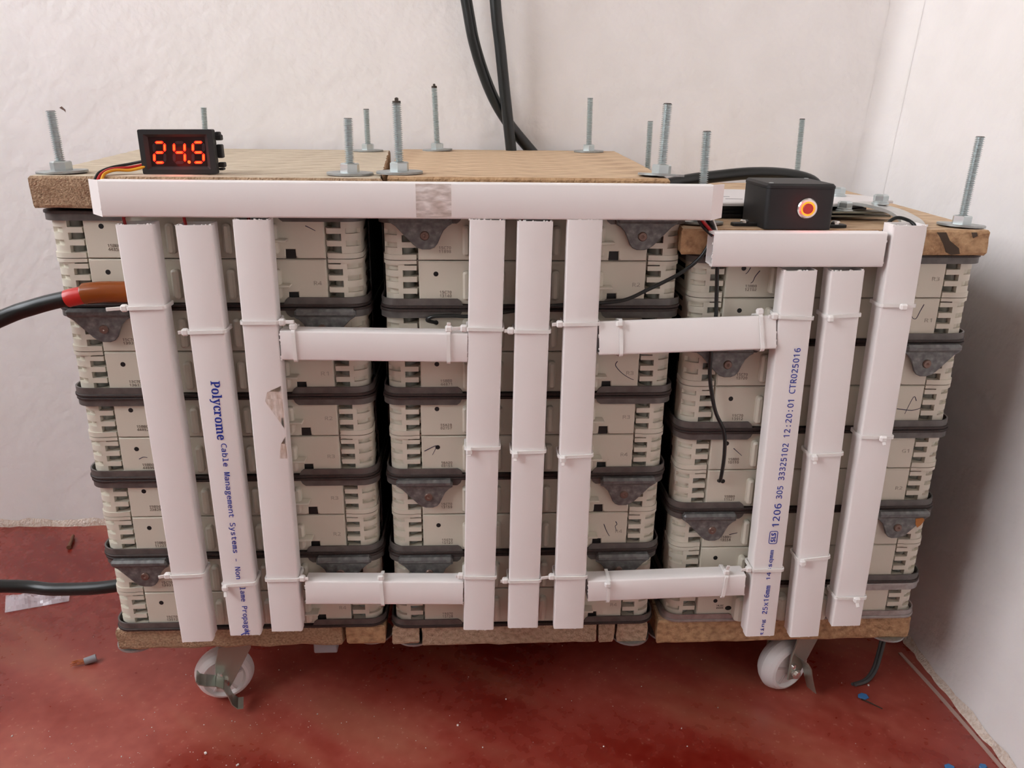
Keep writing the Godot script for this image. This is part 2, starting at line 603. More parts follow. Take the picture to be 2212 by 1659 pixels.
func make_frame_meshes() -> void:
	var turn := Transform3D(Basis(Vector3(1, 0, 0), Vector3(0, 0, 1), Vector3(0, 1, 0)), Vector3.ZERO)
	for which in ["upper", "lower"]:
		var lay: Array = UP_LAYERS if which == "upper" else LOW_LAYERS
		var mb := MB.new()
		for l in lay:
			mb.prism(frame_plan(l[0]), PITCH - float(l[1]), PITCH - float(l[2]), 0.0, turn)
		frame_mesh[which] = mb.commit(M.frame)
		# front panel with the square notch in its lower edge
		var y0: float = PITCH - (0.0343 if which == "upper" else 0.0676)
		var y1: float = PITCH - (0.0027 if which == "upper" else 0.0353)
		var nh := 0.0067 if which == "upper" else 0.0083
		mb = MB.new()
		mb.prism(poly([-0.0848, y0, 0.0542, y0, 0.0562, y0 + 0.0016, 0.0564, y0 + nh, 0.0634, y0 + nh, 0.0637, y0 + 0.0016, 0.0654, y0, 0.0848, y0, 0.0848, y1, -0.0848, y1]), -0.0016, 0.0, 0.0006)
		frame_mesh[which + "_panel"] = mb.commit(M.frame)
		mb = MB.new()
		mb.box(Vector3(0.06, y0 + nh / 2, -0.0014), Vector3(0.0075, nh, 0.0006))
		frame_mesh[which + "_notch"] = mb.commit(M.hole)
		mb = MB.new()
		mb.prism(poly([-0.0034, -0.0145, 0.0050, -0.0145, 0.0050, -0.0062, 0.0036, -0.0054, 0.0016, -0.0058, -0.0008, -0.0076, -0.0026, -0.0104]), y0 + 0.002, y1 - 0.002, 0.0, Transform3D(Basis(Vector3(1, 0, 0), Vector3(0, 0, 1), Vector3(0, 1, 0)), Vector3.ZERO), 0.6)
		frame_mesh[which + "_core"] = mb.commit(M.core)
	var mb := MB.new()
	mb.prism(rect(0.0056, 0.0220, 0.0024), 0.0, 0.0060, 0.0016)
	frame_mesh.rib = mb.commit(M.frame)
	mb = MB.new()
	mb.box(Vector3(0, 0, 0.0045), Vector3(0.0115, 0.0017, 0.0095), 0.0005)
	frame_mesh.tongue = mb.commit(M.frame)
	mb = MB.new()
	mb.prism(disc(0.00185, 20), 0.0, 0.00012)
	frame_mesh.hole = mb.commit(M.hole)
	mb = MB.new()
	mb.prism(disc(0.0008, 12), 0.0, 0.0002)
	frame_mesh.pip = mb.commit(M.frame)
	for metal in ["steel", "silver"]:
		mb = MB.new()
		mb.prism(rect(0.2296, 0.374, 0.0142, 7), 0.0, 0.0020, 0.0005, Transform3D(Basis(Vector3(1, 0, 0), Vector3(0, 0, 1), Vector3(0, 1, 0)), Vector3(0, 0, -0.1840)))
		frame_mesh["plate_" + metal] = mb.commit(M.rust if metal == "steel" else M.silver)
		for s in [-1.0, 1.0]:
			for up in [0, 1]:
				mb = MB.new()
				var path := PackedVector2Array()
				var a0 := PackedFloat32Array()
				var a1 := PackedFloat32Array()
				for i in 4:
					path.append(Vector2(s * (0.0525 + 0.0013 * i), 0.0008))
				path.append(Vector2(s * 0.099, 0.0008))
				for i in 7:
					var a := PI / 2 * (1.0 - (i + 1) / 7.0)
					path.append(Vector2(s * (0.1005 + 0.0125 * cos(a)), -0.0117 + 0.0125 * sin(a)))
				path.append(Vector2(s * 0.1136, -0.07))
				path.append(Vector2(s * 0.1136, -0.355))
				for i in path.size():
					var k := clampf(i / 3.0, 0.0, 1.0)
					var hh := 0.0022 + 0.0048 * sqrt(k)
					a0.append(0.0 if up else -hh + 0.0020)
					a1.append(hh if up else 0.0020)
				mb.ribbon(path, a0, a1, 0.0012 * -s * -1.0 if s > 0 else -0.0012)
				frame_mesh["lip_%s_%d_%d" % [metal, int(s), up]] = mb.commit(M.steel if metal == "steel" else M.silver)
	for s in [-1.0, 1.0]:
		mb = MB.new()
		var pts := [-0.0255, 0.0135, -0.0255, 0.0095, -0.021, 0.0065, -0.0085, -0.0066, -0.0055, -0.0088, -0.002, -0.0099, 0.0035, -0.0099, 0.0068, -0.0086, 0.0092, -0.0058, 0.0112, -0.001, 0.0135, 0.0035, 0.0168, 0.0068, 0.0195, 0.0082, 0.0195, 0.0135]
		var q := PackedVector2Array()
		for i in range(0, pts.size(), 2):
			q.append(Vector2(-s * pts[i], pts[i + 1]))
		mb.prism(q, 0.0040, 0.0058, 0.0005)
		mb.box(Vector3(-s * -0.003, 0.0122, 0.0046), Vector3(0.045, 0.0058, 0.0078), 0.0018)
		frame_mesh["tab_%d" % int(s)] = mb.commit(M.tab)
	mb = MB.new()
	mb.lathe(PackedVector2Array([Vector2(0.0034, 0.0050), Vector2(0.0034, 0.0064), Vector2(0.0028, 0.0072), Vector2(0.0012, 0.0073), Vector2(0.0, 0.0066)]), 18)
	frame_mesh.screw = mb.commit(M.screw)


func add_half(t: Node3D, which: String, num: Array, code: String, mono: Font) -> Node3D:
	var fr := obj("cell_frame", frame_mesh[which], t)
	obj("front_panel", frame_mesh[which + "_panel"], fr)
	obj("notch", frame_mesh[which + "_notch"], fr)
	for s in [-1, 1]:
		obj("cell_core", frame_mesh[which + "_core"], fr, Transform3D(Basis(Vector3(s, 0, 0), Vector3(0, 1, 0), Vector3(0, 0, 1)), Vector3(s * 0.0915, 0, 0)))
	var base: float = PITCH - (0.0 if which == "upper" else 0.0330)
	for x in [-0.0495, -0.0235, 0.0165, 0.0495]:
		obj("rib", frame_mesh.rib, fr, Transform3D(Basis(), Vector3(x, base - 0.0198, -0.0002)))
	obj("tongue", frame_mesh.tongue, fr, Transform3D(Basis(), Vector3(0.0535, base - 0.0205, 0)))
	obj("hole", frame_mesh.hole, fr, Transform3D(Basis(), Vector3(-0.0722, base - 0.0116, 0)))
	obj("mould_pip", frame_mesh.pip, fr, Transform3D(Basis(), Vector3(0.0655, base - 0.0245, 0)))
	if num.size():
		for i in num.size():
			letter("serial_number", num[i], mono, M.etch, fr, Vector3(-0.0652, base - 0.0253 - 0.0027 * i, 0.0001), Vector3.RIGHT, Vector3.UP, 0.0088, 0.0021)
	if code:
		letter("moulded_code", code, mono, M.etch_faint, fr, Vector3(0.0782, base - 0.0195, 0.0001), Vector3.RIGHT, Vector3.UP, 0.0058, 0.0030)
	return fr


func module(x: float, y_top: float, y_bot: float, label: String, group: String, tabs: bool, nums: Array, codes: Array, mono: Font) -> Node3D:
	var t := thing("battery_module", Vector3(x, y_bot, 0), label, "battery", group)
	var k := (y_top - y_bot) / PITCH
	add_half(t, "upper", nums[0], codes[0], mono)
	add_half(t, "lower", nums[1], codes[1], mono)
	for up in [0, 1]:
		var pl := obj("end_plate", frame_mesh.plate_steel, t, Transform3D(Basis(), Vector3(0, PITCH - 0.0025 if up == 0 else 0.0002, 0)))
		for s in [-1, 1]:
			obj("corner_lip", frame_mesh["lip_steel_%d_%d" % [s, up]], pl)
	if tabs:
		for s in [-1, 1]:
			var tb := obj("bracket", frame_mesh["tab_%d" % s], t, Transform3D(Basis(), Vector3(s * 0.0795, PITCH - 0.0157, 0)))
			obj("screw", frame_mesh.screw, tb)
	t.scale = Vector3(1, k, 1)
	return t


func build_modules() -> void:
	make_frame_meshes()
	M.orange_rust = mat(Color8(172, 112, 56), 0.8)
	M.etch_faint = mat(Color8(176, 168, 154), 0.6)
	var mono := SystemFont.new()
	mono.font_names = PackedStringArray(["Droid Sans Mono"])
	var stacks := [
		["left", -0.1894, [0.4492, 0.3790, 0.3087, 0.2397, 0.1699, 0.0988], -0.0020, 0.0012, [1, 4],
			[["15BB0", "44853"], ["15BB0", "44853"], ["15C70", "13931"], ["13C70", "13611"], ["15BB0", "44852"], ["15BB0", "44895"], ["15B50", "23829"], ["15BB0", "11227"], ["15C70", "13931"], ["15C70", "13512"]],
			["", "R4", "R3", "R1", "R2", "R3", "R3", "R2", "", "R4"]],
		["middle", 0.0447, [0.4485, 0.3780, 0.3081, 0.2389, 0.1686, 0.0965], 0.0014, -0.0017, [0, 3, 4],
			[["15C70", "11898"], ["15C70", "13140"], [], ["15BB0", "44871"], ["15A20", "02757"], ["16A20", "03155"], ["15C70", "13159"], ["15G70", "15120"], [], ["15G70", "15128"]],
			["", "R2", "", "R3", "R3", "R4", "", "R4", "", "R4"]],
		["right", 0.2790, [0.4198, 0.3505, 0.2770, 0.2053, 0.1330], -0.0016, 0.0012, [1, 3],
			[["13BB0", "12T02"], [], ["15C70", "13720"], ["15C70", "13912"], ["15BB0", "10110"], ["15BB0", "11527"], ["15BB0", "13558"], []],
			["R3", "R1", "", "", "G1", "R2", "", ""]]]
	var rank := ["topmost", "second from top", "third from top", "fourth from top", "lowest"]
	var extra := {"left": ["right under the pale wooden board and beside no tabs", "half hidden by the orange-sleeved cable, with dark tabs below it", "behind the start of the blue bold lettering", "in the middle of the lettered strip", "resting on the fibrous brown board"]}
	for s in stacks:
		for i in s[2].size() - 1:
			var f: float = (0.45 - s[2][i]) / 0.35
			var has: bool = i in s[5]
			var lab := "%s cream battery module of the %s stack, %s" % [rank[i], s[0], "with grey bracket tabs and screws" if has else "without bracket tabs"]
			var t := module(s[1] + lerpf(s[3], s[4], f), s[2][i], s[2][i + 1], lab, "cream battery modules in three stacks", has, [s[6][i * 2], s[6][i * 2 + 1]], [s[7][i * 2], s[7][i * 2 + 1]], mono)
			if s[0] == "right" and i == 3:
				var rs := MB.new()
				rs.prism(poly([-0.0050, 0.0022, 0.0012, 0.0030, 0.0030, 0.0008, 0.0006, -0.0036, -0.0022, -0.0060, -0.0042, -0.0030]), 0.0, 0.0004, 0.0001)
				obj("rust_patch", rs.commit(M.orange_rust), t, Transform3D(Basis(), Vector3(0.0985, PITCH - 0.0098, 0.0058)), "orange rust patch")
	# the single frame with silver plates at the foot of the right stack
	var t := thing("battery_module", Vector3(0.2802, 0.0972, 0), "single cream battery frame between silver plates at the foot of the right stack", "battery", "cream battery modules in three stacks")
	var fr := obj("cell_frame", frame_mesh.upper, t, Transform3D(Basis(), Vector3(0, -PITCH + 0.0352, 0)))
	obj("front_panel", frame_mesh.upper_panel, fr)
	for s in [-1, 1]:
		obj("cell_core", frame_mesh.upper_core, fr, Transform3D(Basis(Vector3(s, 0, 0), Vector3(0, 1, 0), Vector3(0, 0, 1)), Vector3(s * 0.0915, 0, 0)))
	for x in [-0.0495, -0.0125, 0.023, 0.0495]:
		obj("rib", frame_mesh.rib, fr, Transform3D(Basis().scaled(Vector3(1.6, 1.1, 1.8)), Vector3(x, PITCH - 0.0198, -0.0002)))
	obj("hole", frame_mesh.hole, fr, Transform3D(Basis().scaled(Vector3(1.5, 1.2, 1)), Vector3(-0.0570, PITCH - 0.0235, 0)))
	obj("hole", frame_mesh.hole, fr, Transform3D(Basis(), Vector3(-0.0690, PITCH - 0.0160, 0)))
	letter("serial_number", "14J5C", mono, M.hole, fr, Vector3(-0.0645, PITCH - 0.0208, 0.0001), Vector3.RIGHT, Vector3.UP, 0.0062, 0.0015)
	letter("serial_number", "25000", mono, M.hole, fr, Vector3(-0.0645, PITCH - 0.0232, 0.0001), Vector3.RIGHT, Vector3.UP, 0.0062, 0.0015)
	for up in [0, 1]:
		var pl := obj("end_plate", frame_mesh.plate_silver, t, Transform3D(Basis(), Vector3(0, 0.0334 if up == 0 else 0.0, 0)), "silver end plate")
		for s in [-1, 1]:
			obj("corner_lip", frame_mesh["lip_silver_%d_%d" % [s, up]], pl)
	# pen strokes on the panels, each a part of the module it is drawn on
	var marks := [["left", 0, [V(-0.1195, 0.4386, 0), V(-0.1160, 0.4369, 0), V(-0.1125, 0.4350, 0)]],
		["left", 2, [V(-0.2615, 0.2563, 0), V(-0.2581, 0.2579, 0), V(-0.2550, 0.2574, 0)]],
		["middle", 1, [V(0.1133, 0.3353, 0), V(0.1120, 0.3319, 0), V(0.1167, 0.3262, 0), V(0.1228, 0.3219, 0), V(0.1269, 0.32, 0)]],
		["middle", 2, [V(-0.038, 0.2608, 0), V(-0.0295, 0.2652, 0), V(-0.0286, 0.2639, 0), V(-0.0317, 0.2575, 0)]],
		["middle", 3, [V(0.1096, 0.193, 0), V(0.1122, 0.1864, 0), V(0.1148, 0.1818, 0)]],
		["middle", 3, [V(0.1193, 0.1955, 0), V(0.1206, 0.1928, 0), V(0.1192, 0.1909, 0), V(0.1206, 0.1865, 0)]],
		["right", 0, [V(0.2106, 0.409, 0), V(0.2088, 0.4055, 0), V(0.2072, 0.4041, 0)]],
		["right", 0, [V(0.218, 0.4066, 0), V(0.2149, 0.4023, 0), V(0.2135, 0.3984, 0), V(0.2119, 0.397, 0)]],
		["right", 0, [V(0.3502, 0.3805, 0), V(0.3481, 0.3754, 0), V(0.3459, 0.3694, 0), V(0.3434, 0.3694, 0), V(0.3424, 0.3709, 0)]],
		["right", 1, [V(0.3581, 0.3011, 0), V(0.3553, 0.3043, 0), V(0.3505, 0.2898, 0)]],
		["right", 1, [V(0.3432, 0.2943, 0), V(0.3558, 0.2928, 0), V(0.3627, 0.2947, 0)]],
		["right", 2, [V(0.2126, 0.2608, 0), V(0.22, 0.2542, 0)]],
		["right", 3, [V(0.2169, 0.1814, 0), V(0.2237, 0.1831, 0)]]]
	for mk in marks:
		for c in get_children():
			if c.has_meta("label") and str(c.get_meta("label")).begins_with(rank[mk[1]] + " cream") and ("the " + mk[0] + " stack") in str(c.get_meta("label")):
				var loc := []
				for q in mk[2]:
					loc.append(c.transform.affine_inverse() * q)
				pen("pen_mark", loc, 0.00035, c, M.ink)


# ---------------------------------------------------------------- boards
func board(called: String, label: String, plan: Array, y0: float, y1: float, top: Material, side: Material, jit: float, s: int, parent: Node3D = self, category := "board", group := "") -> MeshInstance3D:
	rng.seed = s
	var p := MB.ccw(poly(plan))
	var ring := PackedVector2Array()
	for i in p.size():
		var a := p[i]
		var b := p[(i + 1) % p.size()]
		var m := maxi(1, int(a.distance_to(b) / 0.009))
		for k in m:
			ring.append(a.lerp(b, float(k) / m))
	var nz := FastNoiseLite.new()
	nz.seed = s
	nz.frequency = 40.0
	var rows := [[y0, -0.0012], [y0 + 0.0022, 0.0], [lerpf(y0, y1, 0.4), 0.0], [lerpf(y0, y1, 0.7), 0.0], [y1 - 0.0016, 0.0], [y1, -0.0011]]
	var mb := MB.new()
	var mid := Vector2.ZERO
	for q in ring:
		mid += q / ring.size()
	var grid := []
	for r in rows:
		var line := PackedVector3Array()
		var off := MB.inset(ring, -r[1])
		for i in ring.size():
			var j := nz.get_noise_3d(ring[i].x, r[0] * 1.6, ring[i].y) * jit
			var n2 := (ring[i] - MB.inset(ring, 0.001)[0]).normalized() if false else Vector2.ZERO
			var e := (ring[(i + 1) % ring.size()] - ring[(i + ring.size() - 1) % ring.size()]).normalized()
			n2 = Vector2(e.y, -e.x)
			var q := off[i] + n2 * (j - absf(jit) * 0.5)
			line.append(Vector3(q.x, r[0] + (nz.get_noise_2d(ring[i].x * 2.0, ring[i].y * 2.0) * jit * 0.6 if r[0] == y0 else 0.0), q.y))
		grid.append(line)
	for r in rows.size() - 1:
		for i in ring.size():
			var j := (i + 1) % ring.size()
			mb.auto(grid[r][i], grid[r][j], grid[r + 1][j], grid[r + 1][i], Vector3(mid.x, (y0 + y1) / 2, mid.y))
	var am := mb.commit(side)
	mb = MB.new()
	for r in [0, rows.size() - 1]:
		var flat := PackedVector2Array()
		for q in grid[r]:
			flat.append(Vector2(q.x, q.z))
		var t := Geometry2D.triangulate_polygon(flat)
		for i in range(0, t.size(), 3):
			mb.tri(grid[r][t[i]], grid[r][t[i + 1]], grid[r][t[i + 2]], Vector3.UP if r else Vector3.DOWN)
	mb.commit(top, am)
	var o := obj(called, am, parent)
	if parent == self:
		tag(o, label, category, group)
	elif label:
		o.set_meta("label", label)
	return o


func build_boards() -> void:
	board("wooden_board", "pale weathered board on top of the left stack, with rough fibrous brown edge", [-0.3052, 0.009, -0.0612, 0.009, -0.0935, -0.395, -0.378, -0.395], 0.4508, 0.4728, M.pale_wood, M.end_brown, 0.0022, 101, self, "board", "wooden boards over the stacks")
	board("wooden_board", "tan board on top of the middle stack, tapering at its right end", [-0.0592, 0.009, 0.1425, 0.009, 0.1722, -0.395, -0.0845, -0.395], 0.4508, 0.4742, M.tan_wood, M.end_tan, 0.0012, 102, self, "board", "wooden boards over the stacks")
	var b := board("wooden_board", "lower board on top of the right stack, with dark streaks on its right end", [0.1532, 0.009, 0.3862, 0.009, 0.427, -0.395, 0.19, -0.395], 0.4200, 0.4388, M.tan_wood, M.end_tan, 0.0010, 103, self, "board", "wooden boards over the stacks")
	var mb := MB.new()
	mb.prism(poly([0.345, 0.4372, 0.352, 0.4372, 0.356, 0.4310, 0.359, 0.4290, 0.364, 0.4255, 0.3655, 0.4212, 0.359, 0.4205, 0.3545, 0.4225, 0.351, 0.4290, 0.348, 0.4335]), 0.0082, 0.0089)
	mb.prism(poly([0.3715, 0.4372, 0.3755, 0.4372, 0.3765, 0.4345, 0.3735, 0.4330]), 0.0082, 0.0089)
	obj("dark_streak", mb.commit(M.streak), b, Transform3D(), "dark brown streak")
	board("base_board", "brown fibrous board under the left stack, broken off at its right end", [-0.3038, 0.001, -0.1120, 0.001, -0.1075, -0.02, -0.1075, -0.385, -0.312, -0.385], 0.0785, 0.0985, M.pale_wood, M.end_brown, 0.0024, 104, self, "board", "wooden boards under the stacks")
	board("base_board", "small reddish brown block under the right end of the left stack", [-0.1098, 0.001, -0.0752, 0.001, -0.0752, -0.385, -0.1055, -0.385, -0.1055, -0.02], 0.0795, 0.0980, M.tan_wood, M.end_tan, 0.0016, 105, self, "board", "wooden boards under the stacks")
	var mid := thing("base_board", Vector3.ZERO, "greyish brown cracked board under the middle stack", "board", "wooden boards under the stacks")
	board("board_piece", "", [-0.0705, 0.001, -0.0455, 0.001, -0.0445, -0.12, -0.0705, -0.12], 0.0785, 0.0960, M.tan_wood, M.end_grey, 0.0022, 106, mid)
	board("board_piece", "", [-0.0445, 0.001, 0.1085, 0.001, 0.1065, -0.385, -0.0705, -0.385, -0.0705, -0.122, -0.0435, -0.122], 0.0760, 0.0960, M.tan_wood, M.end_grey, 0.0014, 107, mid)
	board("board_piece", "", [0.1095, 0.001, 0.1245, 0.001, 0.1235, -0.1, 0.1085, -0.1], 0.0755, 0.0960, M.tan_wood, M.end_grey, 0.002, 108, mid)
	board("board_piece", "", [0.1255, 0.001, 0.1535, 0.001, 0.1525, -0.385, 0.1085, -0.385, 0.1085, -0.102, 0.1245, -0.102], 0.0750, 0.0960, M.tan_wood, M.end_grey, 0.002, 109, mid)
	board("base_board", "tan board with a pale right end under the right stack", [0.1612, 0.001, 0.3905, 0.001, 0.398, -0.385, 0.1612, -0.385], 0.0738, 0.0970, M.tan_wood, M.end_tan, 0.0014, 110, self, "board", "wooden boards under the stacks")
	mb = MB.new()
	mb.box(Vector3(0.24, 0.0715, -0.05), Vector3(0.15, 0.0045, 0.03), 0.0008)
	tag(obj("batten", mb.commit(M.dark_wood), self), "thin dark batten under the right base board beside the right castor", "batten")
	mb = MB.new()
	mb.box(Vector3(-0.1318, 0.0675, -0.024), Vector3(0.0205, 0.021, 0.012), 0.0008)
	tag(obj("trunking_offcut", mb.commit(M.grey_pvc), self), "grey trunking offcut hanging under the left base board", "offcut")


# ---------------------------------------------------------------- threaded rods
func rod(base: Vector3, top: Vector3, y_bot: float, label: String, tip: int) -> void:
	var d := (top - base).normalized()
	var xax := Vector3(1, 0, 0)
	xax = (xax - d * xax.dot(d)).normalized()
	var xf := Transform3D(Basis(xax, d.cross(xax).normalized(), d), base)
	var t := thing("threaded_rod", base, label, "threaded rod", "zinc threaded rods clamping the boards")
	xf.origin = Vector3.ZERO
	var h := base.distance_to(top)
	var prof := PackedVector2Array()
	var zz := 0.0
	prof.append(Vector2(0.0028, -0.012))
	while zz < h:
		prof.append(Vector2(0.0023, zz))
		prof.append(Vector2(0.00355, zz + 0.00045))
		prof.append(Vector2(0.00355, zz + 0.0006))
		prof.append(Vector2(0.0023, zz + 0.00105))
		zz += 0.00138
	prof.append(Vector2(0.0027, h))
	prof.append(Vector2(0.0, h))
	var mb := MB.new()
	mb.lathe(prof, 12, xf)
	var r := obj("rod", mb.commit(M.zinc), t)
	mb = MB.new()
	mb.prism(disc(0.0030, 10), h, h + (0.0008 if tip == 0 else 0.0022), 0.0003, xf)
	if tip:
		mb.prism(poly([-0.0012, -0.0008, 0.001, -0.0012, 0.0014, 0.0008, -0.0004, 0.0012]), h + 0.002, h + 0.0045, 0.0006, xf)
	obj("cut_end", mb.commit(M.cut), r)
	mb = MB.new()
	mb.prism(disc(0.0072, 6), 0.0021, 0.0085, 0.0008, xf.rotated_local(Vector3(0, 0, 1), rng.randf() * 0.5), 0.99)
	obj("nut", mb.commit(M.zinc), t)
	mb = MB.new()
	mb.prism(disc(0.0170, 32), 0.0004, 0.0021, 0.0003, xf)
	obj("washer", mb.commit(M.zinc_dull), t)
	if y_bot > 0.0:
		var o := Vector3(0, y_bot - base.y, 0)
		mb = MB.new()
		mb.tube(PackedVector3Array([Vector3(0, -0.011, 0), o]), 0.0027, 8)
		obj("shank", mb.commit(M.zinc_dull), t)
		mb = MB.new()
		mb.prism(disc(0.0170, 28), -0.0018, 0.0, 0.0, Transform3D(Basis(Vector3(1, 0, 0), Vector3(0, 0, -1), Vector3(0, 1, 0)), o))
		obj("lower_washer", mb.commit(M.zinc_dull), t)
		mb = MB.new()
		mb.prism(disc(0.0072, 6), -0.0080, -0.0018, 0.0, Transform3D(Basis(Vector3(1, 0, 0), Vector3(0, 0, -1), Vector3(0, 1, 0)), o), 0.99)
		obj("lower_nut", mb.commit(M.zinc), t)


func build_rods() -> void:
	rng.seed = 5
	rod(V(-0.2925, 0.4728, -0.017), V(-0.2938, 0.5145, -0.017), 0.0770, "leaning threaded rod at the far left front corner of the pale board", 0)
	rod(V(-0.0885, 0.4728, -0.021), V(-0.0880, 0.5118, -0.021), 0.0775, "front threaded rod at the right end of the pale board, rising from a wide washer", 0)
	rod(V(-0.2953, 0.4728, -0.36), V(-0.2936, 0.5170, -0.36), 0.0, "thin-looking rear threaded rod behind the red number display", 0)
	rod(V(-0.1157, 0.4728, -0.36), V(-0.1158, 0.5176, -0.36), 0.0, "rear threaded rod on the pale board, short, near the wall", 0)
	rod(V(-0.0520, 0.4742, -0.018), V(-0.0526, 0.5225, -0.018), 0.0765, "tall front threaded rod with dark ragged tip at the left of the tan board", 1)
	rod(V(-0.0375, 0.4742, -0.36), V(-0.0399, 0.5412, -0.36), 0.0, "tallest rear threaded rod with dark blob on its tip", 1)
	rod(V(0.1351, 0.4742, -0.36), V(0.1345, 0.5322, -0.36), 0.0, "rear threaded rod at the far right end of the tan board", 0)
	rod(V(0.1404, 0.4742, -0.013), V(0.1424, 0.5245, -0.016), 0.0762, "front threaded rod leaning right at the tan board's right end", 0)
	rod(V(0.1750, 0.4388, -0.020), V(0.1752, 0.5055, -0.024), 0.0742, "threaded rod standing just behind the right end of the long top trunking", 0)
	rod(V(0.2044, 0.4388, -0.36), V(0.2043, 0.5082, -0.36), 0.0, "rear threaded rod behind the gap between tan board and right board", 0)
	rod(V(0.3817, 0.4388, -0.36), V(0.3797, 0.5127, -0.36), 0.0, "rear threaded rod behind the black button box, close to the corner", 0)
	rod(V(0.3750, 0.4388, -0.012), V(0.3783, 0.5040, -0.014), 0.0745, "threaded rod at the far right front corner, before the right wall", 0)


# ---------------------------------------------------------------- white trunking
const TW := 0.0250
const TD := 0.0160


func trunk(a: Vector3, b: Vector3, label: String, group: String, tilt := 0.0, w := TW, burrs := true) -> Node3D:
	# a and b: middles of the front face at the two ends; local y runs from b to a, z to the front
	var yy := (a - b).normalized()
	var zz := Vector3(0, 0, 1)
	zz = (zz - yy * zz.dot(yy)).normalized()
	var xx := yy.cross(zz)
	var bs := Basis(xx, yy, zz) * Basis(Vector3(0, 1, 0), tilt)
	var l := a.distance_to(b)
	var t := thing("cable_trunking", (a + b) / 2.0 - bs.z * TD, label, "trunking", group, bs)
	var turn := Transform3D(Basis(Vector3(1, 0, 0), Vector3(0, 0, 1), Vector3(0, 1, 0)), Vector3.ZERO)
	var hw := w / 2.0
	var wl := 0.0013
	var mb := MB.new()
	var bw := hw - 0.0009
	mb.prism(poly([-bw, 0, bw, 0, bw, TD - 0.0016, bw - wl, TD - 0.0016, bw - wl, wl, -bw + wl, wl, -bw + wl, TD - 0.0016, -bw, TD - 0.0016]), -l / 2 - 0.0003, l / 2 + 0.0006, 0.0, turn)
	obj("channel", mb.commit(M.pvc), t)
	mb = MB.new()
	var lip := TD - 0.0075
	mb.prism(poly([-hw, lip, -hw, TD - 0.0013, -hw + 0.0004, TD - 0.0004, -hw + 0.0013, TD, hw - 0.0013, TD, hw - 0.0004, TD - 0.0004, hw, TD - 0.0013, hw, lip, hw - 0.0008, lip, hw - 0.0008, TD - 0.0014, -hw + 0.0008, TD - 0.0014, -hw + 0.0008, lip]), -l / 2, l / 2, 0.0, turn, 0.7)
	if burrs:
		for e in [-1.0, 1.0]:
			for k in 7:
				var x := rng.randf_range(-hw, hw)
				var s := rng.randf_range(0.0003, 0.0011)
				mb.box(Vector3(x, e * l / 2, TD - 0.0008), Vector3(s * 1.5, s * 1.6, 0.0008), 0.0002)
	obj("lid", mb.commit(M.pvc), t)
	return t


# nylon cable tie around a trunk: along = metres from the trunk's middle, head = "left", "right" or "front"
func tie(t: Node3D, at: Vector3, label: String, group: String, head: String, tail: float, roll := 0.0, w := TW, head_at := 0.0) -> void:
	var loc := t.transform.affine_inverse() * at
	var o := thing("cable_tie", t.transform * Vector3(0, loc.y, TD / 2), label, "cable tie", group, t.transform.basis * Basis(Vector3(0, 0, 1), roll))
	var ring := rect(w + 0.0008, TD + 0.0008, 0.0018, 3)
	ring.reverse()
	var y0 := PackedFloat32Array()
	var y1 := PackedFloat32Array()
	for i in ring.size():
		y0.append(-0.0013)
		y1.append(0.0013)
	var mb := MB.new()
	mb.ribbon(ring, y0, y1, 0.0011, true)
	obj("strap", mb.commit(M.nylon), o)
	mb = MB.new()
	var c := Vector3.ZERO
	var dir := Vector3.ZERO
	match head:
		"left":
			c = Vector3(-w / 2 - 0.0030, 0, TD / 2 - 0.0015)
			dir = Vector3(-1, 0.0, 0.25)
			mb.box(c, Vector3(0.0050, 0.0052, 0.0044), 0.0011)
		"right":
			c = Vector3(w / 2 + 0.0030, 0, TD / 2 - 0.0015)
			dir = Vector3(1, 0.05, 0.25)
			mb.box(c, Vector3(0.0050, 0.0052, 0.0044), 0.0011)
		"corner":
			c = Vector3(-w / 2 + 0.0022, -0.0012, TD / 2 + 0.0026)
			dir = Vector3(0.0, -1, 0.4)
			mb.box(c, Vector3(0.0048, 0.0052, 0.0040), 0.0011)
		_:
			c = Vector3(head_at, -0.0006, TD / 2 + 0.0026)
			dir = Vector3(0.1, -1, 0.6)
			mb.box(c, Vector3(0.0054, 0.0050, 0.0040), 0.0011)
	obj("head", mb.commit(M.nylon), o)
	if tail > 0.0:
		mb = MB.new()
		dir = dir.normalized()
		var side := dir.cross(Vector3(0, 0, 1)).normalized()
		var xf := Transform3D(Basis(dir, side, dir.cross(side)), c)
		mb.box(Vector3(0.0020 + tail / 2, 0, 0), Vector3(tail, 0.0026, 0.0011), 0.0003, xf)
		obj("tail", mb.commit(M.nylon), o)


